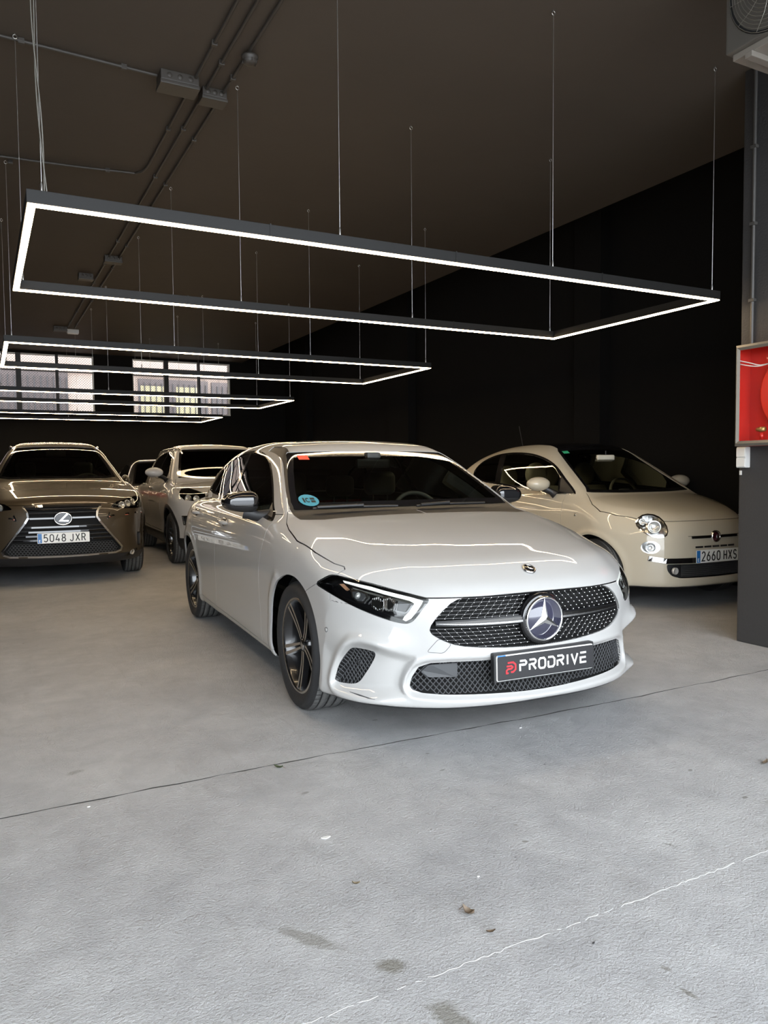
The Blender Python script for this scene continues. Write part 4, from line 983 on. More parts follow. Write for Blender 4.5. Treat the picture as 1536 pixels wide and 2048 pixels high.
        plate([(-.08, .655), (-.15, .640), (-.125, .60), (-.075, .607)], .028, .05, M['grey_plastic'], 'indicator_bezel')
        plate([(.36, .705), (.325, .709), (.28, .690), (.30, .682)], .018, .03, mat('amber_marker', (.55, .30, .18), .3, coat=.5), 'side_marker')
    # ---- grille
    g_ = empty('grille', (0, 0, 0), 0, root)
    cup_obj('grille_basket', gr.both(), .06, M['dark'], g_, .004)
    gpoly = np.array(sym(A_GR))
    def span(z, poly=gpoly):             # half width of the opening at height z
        xs = []
        for (ax, az), (bx, bz) in zip(poly, np.roll(poly, -1, 0)):
            if (az - z) * (bz - z) < 0: xs.append(abs(ax + (bx - ax) * (z - az) / (bz - az)))
        return max(xs) if xs else 0
    zu = [.570 + .0165 * k for k in range(6)]; zl = [.442 + .0165 * k for k in range(6)]
    pins = MB(); STAR = (0, .545); SR = .118
    for z in zu + zl:
        hwid = span(z) - .008
        if hwid <= .02: continue
        for s in (-1, 1):
            y0 = math.sqrt(max(0, SR**2 - (z - STAR[1])**2)) + .004
            ys = np.linspace(y0, hwid, 14); P = face_points(f, np.stack([s * ys, np.full(14, z)], 1), .022)
            MB().tube(P, .0026, 6).build('grille_bar', M['gloss'], g_)
    PIN = []
    for s in (-1, 1):
        for zs, zc, sgn in ((zu, zu[0], 1), (zl, zl[-1], -1)):
            for k in range(26):
                yb = .08 + .0345 * k; line = []
                for z in zs:
                    y = yb - .012 + .0155 * (abs(z - zc) / .0165) * (-1)
                    y = yb - .9 * abs(z - zc)
                    if math.hypot(y, z - STAR[1]) > SR + .006 and y < span(z) - .012 and y > .02: line.append((s * y, z))
                if len(line) >= 2:
                    P = face_points(f, line, .021); MB().tube(P, .0017, 5).build('grille_strut', M['gloss'], g_)
                PIN += line
    if PIN:
        P = face_points(f, PIN, .017)
        for p in P: pins.lathe([(0, .0028), (.0028, .002), (.0037, 0), (.0025, -.003)], 7, 'x', tuple(p))
        po = pins.build('grille_pins', M['chrome'], g_); po['kind'] = 'stuff'; po['label'] = 'chrome pins at the crossings of the grille'
    # louvre and star
    for s in (-1, 1):
        yy = np.linspace(.09, .50, 12)
        def strip_bar(z0, z1, inset0, inset1, mt, nm, taper=1.0):
            a = []; b = []; c = []; d = []
            for y in yy:
                t = (y - .09) / .41; zm = .5505; hh0 = (z0 - zm) * (1 - taper * t ** 3); hh1 = (z1 - zm) * (1 - taper * t ** 3)
                a.append((s * y, zm + hh0)); b.append((s * y, zm + hh1))
            A1 = face_points(f, a, inset0); B1 = face_points(f, b, inset0); A2 = face_points(f, a, inset1); B2 = face_points(f, b, inset1); n = len(yy)
            V = list(A1) + list(B1) + list(A2) + list(B2); F = []
            for i in range(n - 1): F += [(i, i+1, n+i+1, n+i), (i, 2*n+i, 2*n+i+1, i+1), (n+i, n+i+1, 3*n+i+1, 3*n+i)]
            F += [(0, n, 3*n, 2*n), (n-1, 2*n-1, 4*n-1, 3*n-1)]; pydata(nm, V, F, mt, g_)
        strip_bar(.534, .568, .008, .03, M['gloss'], 'louvre', .4)
        strip_bar(.5395, .5475, .002, .02, M['satin'], 'louvre_trim', .9); strip_bar(.548, .561, .004, .02, mat('smoked_chrome', (.16, .155, .15), .15, 1), 'louvre_blade', .9)
    px = float(face_points(f, [(0, .545)])[0][0])
    em = empty('star_emblem', (px + .006, 0, .545), 0, g_)
    MB().lathe([(0, -.05), (.118, -.05), (.114, -.012), (.102, -.004), (.098, -.006)], 48, 'x').build('emblem_seat', M['gloss'], em)
    MB().lathe([(0, .0), (.092, .0), (.092, -.01)], 48, 'x').build('emblem_disc', mat('blue_black_glass', (.035, .035, .06), .05, coat=1), em)
    MB().lathe([(.090, -.004), (.090, .003), (.094, .007), (.099, .004), (.101, -.006)], 56, 'x').build('emblem_ring', M['chrome'], em)
    def star(R_, r_, h, y_flip=1):
        V = [(h, 0, 0)]; F = []
        for k in range(3):
            a = math.pi / 2 + k * 2 * math.pi / 3; b = a + math.pi / 3
            V += [(.0015, R_ * math.cos(a), R_ * math.sin(a)), (.0015, r_ * math.cos(b), r_ * math.sin(b))]
        for k in range(6): F.append((0, 1 + k, 1 + (k + 1) % 6))
        return V, F
    V, F = star(.091, .020, .012); pydata('emblem_star', V, F, M['chrome'], em)
    bd = empty('bonnet_badge', (.797, 0, .757), 0, root); bd.rotation_euler = (0, .52, 0)
    MB().lathe([(0, .002), (.026, .002), (.03, 0)], 28, 'z').build('badge_disc', M['gloss'], bd); MB().lathe([(.024, .001), (.026, .0045), (.031, .003), (.032, -.004)], 32, 'z').build('badge_ring', M['satin'], bd)
    V, F = star(.022, .005, .005); pydata('badge_star', [(-v[2], v[1], v[0]) for v in V], F, M['satin'], bd)
    # ---- lower intakes
    def lattice(poly, dy, dz, r, mapper, nm, parent, mt, amp=.5):
        mb = MB(); P = np.asarray(poly); lo_, hi_ = P.min(0), P.max(0); rows = int((hi_[1] - lo_[1]) / dz) + 2; cols = int((hi_[0] - lo_[0]) / dy) + 2
        for i in range(rows):
            for j in range(-1, cols):
                y0 = lo_[0] + (j + .5 * (i % 2)) * dy; z0 = lo_[1] + i * dz
                for s in (-1, 1):
                    seg = np.array([(y0, z0), (y0 + s * dy * .25, z0 + dz * .28), (y0 + s * dy * .5, z0 + dz)])
                    d = sdpoly(poly, seg[:, 0], seg[:, 1])
                    if (d < .004).all(): mb._seg = getattr(mb, '_seg', []) + [seg]
        segs = np.array(mb._seg); Q = mapper(segs.reshape(-1, 2)).reshape(-1, 3, 3)
        for q in Q: mb.tube([tuple(v) for v in q], r, 4, caps=False)
        o = mb.build(nm, mt, parent, fix=False); o['kind'] = 'stuff'; return o
    li = empty('lower_intake', (0, 0, 0), 0, root); cup_obj('intake_basket', lo.both(), .05, M['dark'], li, .003)
    lp = np.array(sym(A_LOW)) * 1.0
    lattice(lp, .0235, .0145, .0026, lambda yz: face_points(f, yz, .016), 'intake_mesh', li, M['grey_plastic'])
    for s in (-1, 1):
        pl = rpoly([(s * .405, .375), (s * .405, .312), (s * .52, .312), (s * .55, .335), (s * .52, .367)], .008, 3); A_ = face_points(f, pl, .006); B_ = face_points(f, pl, .04); n = len(pl)
        if s < 0: pydata('radar_cover', list(A_) + list(B_), [tuple(range(n))] + [(i, (i+1) % n, n + (i+1) % n, n+i) for i in range(n)], M['grey_plastic'], li)
    for mm in (fo.mirrored(), fo):
        sg = -1 if mm.V[:, 1].mean() < 0 else 1
        si = empty('side_intake', (0, 0, 0), 0, root); cup_obj('intake_backing', mm, .022, M['black'], si, .003)
        def mp(uz): P, N = front_points(f, uz, .013); P[:, 1] *= sg; return P
        lattice(spline(A_FOG, 3), .030, .0135, .0033, mp, 'intake_mesh', si, M['grey_plastic'])
        p = mp(np.array([(.199, .354)]))[0]; MB().lathe([(0, .004), (.006, .004), (.0075, .010), (.011, .011), (.013, 0)], 16, 'x', tuple(p)).build('parking_sensor', M['black'], si).rotation_euler = (0, 0, 0)
    P, N = front_points(f, [(.43, .489)]); sp = empty('sensor_spot', tuple(P[0] * [1, -1, 1]), 0, root); sp.rotation_euler = (0, 0, -math.atan2(N[0][1], N[0][0])); MB().lathe([(0, .002), (.0075, .002), (.009, 0)], 14, 'x').build('parking_sensor', PW, sp); MB().lathe([(.009, .0), (.0095, .0012), (.0115, .0012), (.012, -.004)], 16, 'x').build('sensor_ring', M['grey_plastic'], sp)
    tc = rpoly([(-.538, .428), (-.492, .488), (-.440, .463), (-.472, .423)], .014, 4); T0 = face_points(f, tc, -.0008)
    MB().tube([tuple(p) for p in T0], .0009, 4, closed=True).build('tow_cover_seam', M['grey_plastic'], root)
    # bumper scuff
    sc = [(-.80 - .01 * 0, .226), (-.775, .221), (-.75, .216), (-.73, .214)]; P = face_points(f, sc, -.0006); MB().tube([tuple(p) for p in P], [.0012, .0034, .0028, .0008], 5).build('scuff_mark', M['grey_plastic'], root)
    # ---- dealer plate
    t = empty('dealer_plate', (.925, 0, .350), 0, root); t.rotation_euler = (0, -.03, 0); fnp = lambda u, v, d: (d, u, v)
    MB().extrude(rpoly([(-.272, -.062), (.272, -.062), (.272, .066), (-.272, .066)], .01, 3), fnp, -.03, -.005).build('plate_holder', M['black'], t)
    MB().extrude(rpoly([(-.262, -.056), (.262, -.056), (.262, .056), (-.262, .056)], .008, 3), fnp, -.005, 0).build('plate_backing', M['plate_white'], t)
    MB().extrude(rpoly([(-.258, -.054), (.262, -.054), (.262, .051), (-.258, .051)], .006, 3), fnp, 0, .002).build('plate_face', mat('black_dealer_plate', (.014, .014, .016), .4), t)
    MB().box((0.0005, -.257, .0505), (.0012, -.215, .056)).build('blue_strip', M['plate_blue'], t)
    L = MB(); lettering(L, 'prodrive', -.142, -.022, .034, .044, .0165, .0085, fnp, .002, .0035, {'i': .35}); L.build('dealer_name', M['plate_white'], t)
    E_ = MB()
    for pts in ([(-.206, .021), (-.178, .021), (-.166, .011), (-.166, -.011), (-.178, -.021), (-.190, -.021)], [(-.212, .006), (-.188, .006), (-.181, .0), (-.188, -.006), (-.205, -.006), (-.213, -.013), (-.213, -.024), (-.203, -.024)]): ribbon(E_, pts, .0068, fnp, .002, .0035)
    E_.build('dealer_logo', mat('logo_red', (.75, .02, .03), .4), t)
    # ---- mirrors
    for s in (-1, 1):
        mr = empty('door_mirror', (-.80, s * .905, 1.005), 0, root)
        fn = lambda P: smax(smax(rbox(P, (0, s * .035, .032), (.085, .105, .062), .05), -(P[:, 0] * .9 + .052 - .0 * P[:, 2]), .008), ((s * P[:, 1] - .10) * .55 + np.abs(P[:, 2] - .03) - .055) * .7, .03)
        b = blob('mirror_shell', fn, (-.12, min(-.12 * s, .2 * s), -.06), (.12, max(-.12 * s, .2 * s), .13), .008, M['gloss'], None)
        up, dn = cut(b, -(b.V[:, 2] - .004)); skin('mirror_shell', up, M['gloss'], mr); skin('mirror_base', dn, M['black'], mr)
        MB().tube([(.07, -s * .13, -.06), (.03, -s * .06, -.055), (-.0, s * .01, -.03)], [.045, .032, .04], 10, flat=.5).build('mirror_foot', M['black'], mr)
    # ---- door handles
    for (x, z) in ((-2.487, .894), (-1.537, .868)):
        for s in (-1, 1):
            h_ = empty('door_handle', (x, s * .866, z), 0, root)
            MB().tube([(-.105, s * .004, 0), (-.09, s * .022, .002), (0, s * .03, .003), (.09, s * .022, .002), (.105, s * .004, 0)], [.010, .014, .0155, .014, .010], 10, flat=.7).build('handle_grip', PW, h_)
            blob('handle_recess', lambda P: np.sqrt((P[:, 0] / .075)**2 + (P[:, 1] / .012)**2 + (P[:, 2] / .034)**2) * .03 - .03, (-.09, -.03, -.05), (.09, .03, .05), .009, M['satin'], h_)
    # ---- wipers
    for pts in ([(-.405, -.62, 1.003), (-.385, -.32, 1.006), (-.375, -.10, 1.004)], [(-.365, .02, 1.0), (-.38, .25, 1.006), (-.40, .52, 1.004)]):
        w_ = empty('wiper', pts[0], 0, root); o = np.array(pts[0]); MB().tube([tuple(np.array(p) - o) for p in spline(pts, 4, False)], .007, 6).build('wiper_blade', M['black'], w_)
        MB().tube([(0.02, .02, .006), tuple((np.array(pts[1]) - o) + [.01, 0, .008])], .010, 6, flat=.6).build('wiper_arm', M['black'], w_)
    # ---- cabin
    dashboard(root, M['cabin'], -.42, -.95, .66, .5, .94)
    steering_wheel(root, (-1.02, .37, .885), .185, M['leather'])
    for y in (-.36, .36): seat(root, -1.22, y, M['leather'], hz=1.115)
    for y in (-.36, .36): seat(root, -2.05, y, M['leather'], hz=1.08, top=.95)
    MB().box((-3.1, -.7, .25), (-.3, .7, .28)).build('cabin_floor', M['cabin'], root)
    mi = empty('interior_mirror', (-.95, 0, 1.285), 0, root); MB().box((-.02, -.12, -.055), (.015, .12, .005), .015).build('mirror_body', M['black'], mi); MB().box((-.06, -.05, 0), (.02, .05, .05), .02).build('mirror_mount', M['cabin'], mi)
    # windscreen stickers, on the inside of the glass
    for (y, z, w_, h_, col, nm) in ((-.605, 1.045, .058, .032, (.04, .22, .29), 'round_sticker'), (-.487, 1.301, .034, .014, (.75, .06, .03), 'inspection_sticker')):
        k = 18; ring = [(y + w_ * math.cos(2 * math.pi * i / k), z + h_ * math.sin(2 * math.pi * i / k)) for i in range(k)] if nm == 'round_sticker' else [(y - w_, z - h_), (y + w_, z - h_), (y + w_, z + h_), (y - w_, z + h_)]
        P = face_points(f, ring, -.003); pydata(nm, P, [tuple(range(len(P)))], mat(nm, col, .5), root)
        if nm == 'round_sticker':
            for (a0, a1, b0, b1) in ((-.034, -.024, -.012, .014), (.010, .036, .003, .014), (.010, .036, -.012, -.001)):
                Q = face_points(f, [(y + a0, z + b0), (y + a1, z + b0), (y + a1, z + b1), (y + a0, z + b1)], -.005); pydata('sticker_mark', Q, [(0, 1, 2, 3)], M['ink'], root)
            Q = MB(); ribbon(Q, [(y + p[0], z + p[1]) for p in arc(-.006, .001, .011, .010, 50, 310, 8)], .005, lambda u, v, d: (0, u, v), 0, 0); V = face_points(f, [(v[1], v[2]) for v in Q.v], -.005); pydata('sticker_mark', V, Q.f, M['ink'], root)
    # ---- wheels
    for s in (-1, 1):
        wheel(root, 0, s, phase=-math.pi / 2); wheel(root, -2.729, s, phase=0)
    return root
build_hatchback()
FIAT = dict(
    nose_c=0.0, tail_c=-2.3,
    nose=[(.665, 0), (.66, .2), (.64, .35), (.595, .48), (.52, .58), (.41, .67), (.25, .755), (.1, .80), (0, .808)],
    tail=[(-2.87, 0), (-2.86, .3), (-2.80, .55), (-2.66, .70), (-2.47, .78), (-2.3, .805)],
    side=[(0, .808), (-.5, .806), (-1.2, .804), (-2.3, .805)],
    sec_front=[(.12, -.06), (.18, -.02), (.22, .0), (.3, .002), (.45, .0), (.6, -.008), (.7, -.03), (.76, -.055), (.85, -.12)],
    sec_side=[(.12, -.05), (.2, -.025), (.28, -.012), (.45, -.010), (.62, 0), (.76, -.004), (.86, -.022), (.94, -.048), (1.0, -.078), (1.1, -.14)],
    sec_rear=[(.15, -.06), (.3, 0), (.6, .0), (.8, -.02), (.95, -.05), (1.1, -.1)],
    hood=[(-2.9, .96), (-1.5, .99), (-.6, .995), (-.2, .978), (0, .945), (.2, .905), (.4, .855), (.52, .812), (.6, .772), (.645, .73), (.68, .67)],
    hood_shift=[(-.5, .3), (-.1, .5), (.15, .8), (.4, .95), (.7, 1.0)], hood_crown=.012,
    roof=[(-.4, 1.36), (-.7, 1.43), (-1.0, 1.472), (-1.35, 1.488), (-1.8, 1.468), (-2.2, 1.40), (-2.6, 1.27)], roof_crown=.035,
    green_side=[(.8, .79), (.95, .755), (1.05, .715), (1.15, .668), (1.25, .615), (1.35, .555), (1.45, .485)],
    green_plan=[(.2, .9), (-.24, .955), (-.7, 1.0), (-1.4, 1.0), (-2.0, .97), (-2.7, .88)],
    ws=[(.85, .06), (.986, -.16), (1.1, -.36), (1.25, -.625), (1.416, -.90), (1.5, -1.03)], ws_k=.19, ws_n=.5,
    back=[(.85, -2.88), (1.05, -2.78), (1.2, -2.62), (1.35, -2.38), (1.45, -2.15)], back_k=.25, back_n=.75,
    rail_r=.10, pillar_r=.05, belt_r=.02, blend=(.05, .5),
    bottom=[(-3, .22), (-2, .19), (0, .185), (.7, .185)],
    shoulder_r=[(-2.8, .06), (-1, .07), (-.3, .09), (.1, .12), (.45, .09), (.7, .05)],
    wheels=[(0, .29, .345, .012, .03), (-2.3, .29, .345, .012, .03)])
NX = dict(
    nose_c=0.0, tail_c=-2.66,
    nose=[(.955, 0), (.95, .2), (.925, .4), (.875, .56), (.79, .69), (.66, .80), (.45, .885), (.2, .92), (0, .925)],
    tail=[(-3.66, 0), (-3.64, .35), (-3.56, .6), (-3.4, .78), (-3.1, .88), (-2.66, .92)],
    side=[(0, .925), (-.6, .922), (-1.4, .912), (-2.1, .918), (-2.66, .92)],
    sec_front=[(.15, -.12), (.22, -.07), (.28, -.02), (.34, .005), (.42, .0), (.6, -.005), (.72, -.012), (.82, -.035), (.9, -.075), (1.0, -.15)],
    sec_side=[(.15, -.09), (.25, -.05), (.35, -.02), (.5, -.028), (.66, -.008), (.8, 0), (.92, -.004), (1.0, -.022), (1.06, -.05), (1.15, -.11), (1.25, -.2)],
    sec_rear=[(.15, -.1), (.3, -.02), (.5, 0), (.8, -.01), (1.0, -.05), (1.2, -.12)],
    hood=[(-3.7, 1.08), (-2, 1.12), (-.8, 1.15), (-.4, 1.148), (-.2, 1.13), (.1, 1.082), (.4, 1.035), (.65, .985), (.8, .945), (.88, .905), (.93, .86), (.97, .8)],
    hood_shift=[(-.5, .2), (-.1, .35), (.2, .6), (.5, .85), (.9, 1.0)], hood_crown=.035,
    roof=[(-.6, 1.49), (-.95, 1.575), (-1.3, 1.625), (-1.7, 1.648), (-2.2, 1.635), (-2.8, 1.575), (-3.4, 1.45)], roof_crown=.035,
    green_side=[(.9, .86), (1.05, .81), (1.164, .748), (1.25, .70), (1.37, .634), (1.5, .566), (1.62, .50)],
    green_plan=[(.2, .95), (-.3, .98), (-.8, 1.0), (-1.6, 1.0), (-2.3, .98), (-3.0, .91), (-3.6, .84)],
    ws=[(.95, .24), (1.15, -.18), (1.3, -.47), (1.45, -.76), (1.58, -1.02), (1.7, -1.28)], ws_k=.22, ws_n=.45,
    back=[(.9, -3.66), (1.1, -3.6), (1.3, -3.42), (1.5, -3.15), (1.62, -2.9)], back_k=.2, back_n=.8,
    rail_r=.08, pillar_r=.04, belt_r=.02, blend=(.15, .75),
    bottom=[(-3.7, .3), (-2, .22), (0, .21), (1, .22)],
    shoulder_r=[(-3.4, .05), (-1, .05), (-.2, .06), (.3, .06), (.7, .04), (.9, .03)],
    wheels=[(0, .345, .42, .014, .04), (-2.66, .345, .42, .014, .04)])
TUC = dict(NX)
TUC.update(nose=[(.86, 0), (.855, .2), (.83, .42), (.785, .57), (.71, .69), (.58, .80), (.4, .88), (.2, .915), (0, .925)],
    tail=[(-3.58, 0), (-3.56, .35), (-3.48, .6), (-3.33, .78), (-3.1, .87), (-2.67, .92)], tail_c=-2.67,
    hood=[(-3.7, 1.06), (-2, 1.09), (-.8, 1.12), (-.45, 1.118), (-.25, 1.10), (.1, 1.065), (.4, 1.02), (.6, .975), (.72, .935), (.8, .88), (.86, .8)],
    ws=[(.95, .12), (1.12, -.28), (1.3, -.60), (1.45, -.87), (1.58, -1.10), (1.7, -1.33)],
    roof=[(-.6, 1.50), (-.95, 1.575), (-1.3, 1.627), (-1.7, 1.645), (-2.2, 1.635), (-2.8, 1.58), (-3.4, 1.46)],
    green_side=[(.9, .87), (1.05, .815), (1.164, .765), (1.25, .725), (1.37, .668), (1.5, .60), (1.62, .53)],
    wheels=[(0, .34, .41, .014, .04), (-2.67, .34, .41, .014, .04)])
# ================================================================ the other cars
def top_points(f, xa, up=0.0):           # (x, y) seen from above -> points on the roof or bonnet
    xa = np.asarray(xa, float); O = np.stack([xa[:, 0], xa[:, 1], np.full(len(xa), 2.0)], 1); D = np.tile(np.array([0, 0, -1.0]), (len(xa), 1)); P = raycast(f, O, D, .2, 1.6, 60); P[:, 2] += up; return P
def side_points(f, xz, out=0.0):         # (x, z) seen from the side -> points on the flank (y > 0)
    xz = np.asarray(xz, float); O = np.stack([xz[:, 0], np.full(len(xz), 1.5), xz[:, 1]], 1); D = np.tile(np.array([0, -1.0, 0]), (len(xz), 1)); P = raycast(f, O, D, .3, 1.4, 60); P[:, 1] += out; return P
YA = lambda V: np.abs(V[:, 1])
def in_side(poly): return limited(lambda V: sdpoly(poly, V[:, 0], V[:, 2]), lambda V: YA(V) > .35)
def in_face(poly, x0): return limited(lambda V: sdpoly(poly, YA(V), V[:, 2]), lambda V: V[:, 0] > x0)
def in_nose(poly, x0): return limited(lambda V: sdpoly(poly, YA(V) - V[:, 0], V[:, 2]), lambda V: V[:, 0] > x0)
def start_car(root, p, h, arch_r, arch_z, wb, lo, hi, bottom=.30):
    f = car_field(p); m = isosurface(f, lo, hi, h, 4, 1)
    und, m = cut(m, np.where(m.V[:, 2] < bottom, m.N[:, 2] + .72, .3))
    arch = lambda V: np.maximum(np.minimum(np.hypot(V[:, 0], V[:, 2] - arch_z), np.hypot(V[:, 0] + wb, V[:, 2] - arch_z)) - arch_r, .45 - YA(V))
    _, m = carve(m, arch); _, und = carve(und, arch)
    panel('underbody', und.both(), [M['black'], M['dark']], root, .006, False)
    for x in (0, -wb): arch_liner(root, x, arch_z, arch_r + .006, .45, min(.82, p['side'][0][1] - .09))
    return f, m
def screen(root, m, poly, x0, x1, mt, name='windscreen', band=.03):
    fn = limited(lambda V: sdpoly(sym(poly), YA(V), V[:, 2]), lambda V: (V[:, 0] > x0) & (V[:, 0] < x1))
    g, m = carve(m, fn); a, b = cut(g, fn(g.V) + band); o = skin(name, a.both(), mt, root, -.003)
    if len(b.F): skin('frit_band', b.both(), M['gloss'], o, -.003)
    return m
def side_glass(root, m, poly, splits, mt, names, inset=.016, trim=None):
    fn = in_side(spline(poly, 4)); g, m = carve(m, fn); pane, rim = cut(g, fn(g.V) + inset)
    side_parts('window_surround', rim, [trim or M['gloss']], root, .008, False); rest = pane; covers = []
    for (la, lb, nm, mm) in splits:      # from front to back: glass, then a dark pillar
        a, rest = cut(rest, -sdline(la, rest.V[:, 0], rest.V[:, 2])); b, rest = cut(rest, -sdline(lb, rest.V[:, 0], rest.V[:, 2]))
        for q in (a.mirrored(), a):
            if len(q.F): skin(nm, q, mm, root, -.003)
        if len(b.F): covers.append(b)
    for q in (rest.mirrored(), rest):
        if len(q.F): skin(names, q, mt, root, -.003)
    for b in covers: side_parts('pillar_cover', b, [M['gloss']], root, .006, False)
    return m
def lamp_unit(root, mm, f, name, depth, parts, housing):
    h_ = empty(name, (0, 0, 0), 0, root); sg = -1 if mm.V[:, 1].mean() < 0 else 1
    skin('lens', mm, M['clear'], h_, -.001); cup_obj('housing', mm, depth, housing, h_, .002)
    def S(uz, inset): P, N = front_points(f, uz, inset); P[:, 1] *= sg; return P, N
    for (u, z, r, ins, mt, nm) in parts:
        P, N = S([(u, z)], ins); n = Vector((N[0][0], N[0][1] * sg, N[0][2] * .3)).normalized()
        o = MB().lathe([(0, -.004), (r * .35, -.003), (r * .75, .006), (r, .018), (r * 1.06, .016), (r * 1.04, -.01)], 24, 'x').build(nm, mt, h_); o.location = P[0]; o.rotation_euler = n.to_track_quat('X', 'Z').to_euler()
    return h_, S
def ribbon3(f, pts, w, mapper, name, mt, parent, thick=.006, closed=False):   # raised strip along a traced line on the body
    mb = MB(); ribbon(mb, pts, w, lambda u, v, d: (d, u, v), 0, 1, closed); V = np.array(mb.v); out = mapper(V[:, 1:]); P, N = out
    P = P + N * (V[:, :1] * thick); return pydata(name, P, mb.f, mt, parent)
def face_map(f, ins=0.0):
    def mp(yz): P = face_points(f, yz, ins); N = np.tile(np.array([1.0, 0, 0]), (len(P), 1)); return P, N
    return mp
def nose_map(f, sg, ins=0.0):
    def mp(uz): P, N = front_points(f, uz, ins); s = np.array([1, sg, 1]); return P * s, N * s
    return mp
def ellipse(cu, cz, ru, rz, tilt=0, n=28):
    c, s = math.cos(tilt), math.sin(tilt)
    return [(cu + ru * math.cos(a) * c - rz * math.sin(a) * s * ru / rz, cz + rz * math.sin(a) * c + ru * math.cos(a) * s * rz / ru) for a in [2 * math.pi * k / n for k in range(n)]]
def mirrors(root, x, y, z, size, shell_mt, foot_mt, base_mt=None):
    for s in (-1, 1):
        mr = empty('door_mirror', (x, s * y, z), 0, root); a, b, c = size
        fn = lambda P: smax(np.sqrt((P[:, 0] / a)**2 + ((P[:, 1] - s * b * .3) / b)**2 + (np.abs(P[:, 2]) / c)**2) * c - c, -(P[:, 0] + a * .45), .01)
        q = blob('mirror_shell', fn, (-a * 1.2, -b * 1.6, -c * 1.3), (a * 1.2, b * 1.6, c * 1.3), .012, shell_mt, None); skin('mirror_shell', q, shell_mt, mr)
        MB().tube([(.06, -s * b * .95, -c * 1.6), (.03, -s * b * .75, -c * 1.15), (0, -s * b * .2, -c * .6)], [c * .6, c * .45, c * .5], 10, flat=.6).build('mirror_foot', foot_mt, mr)
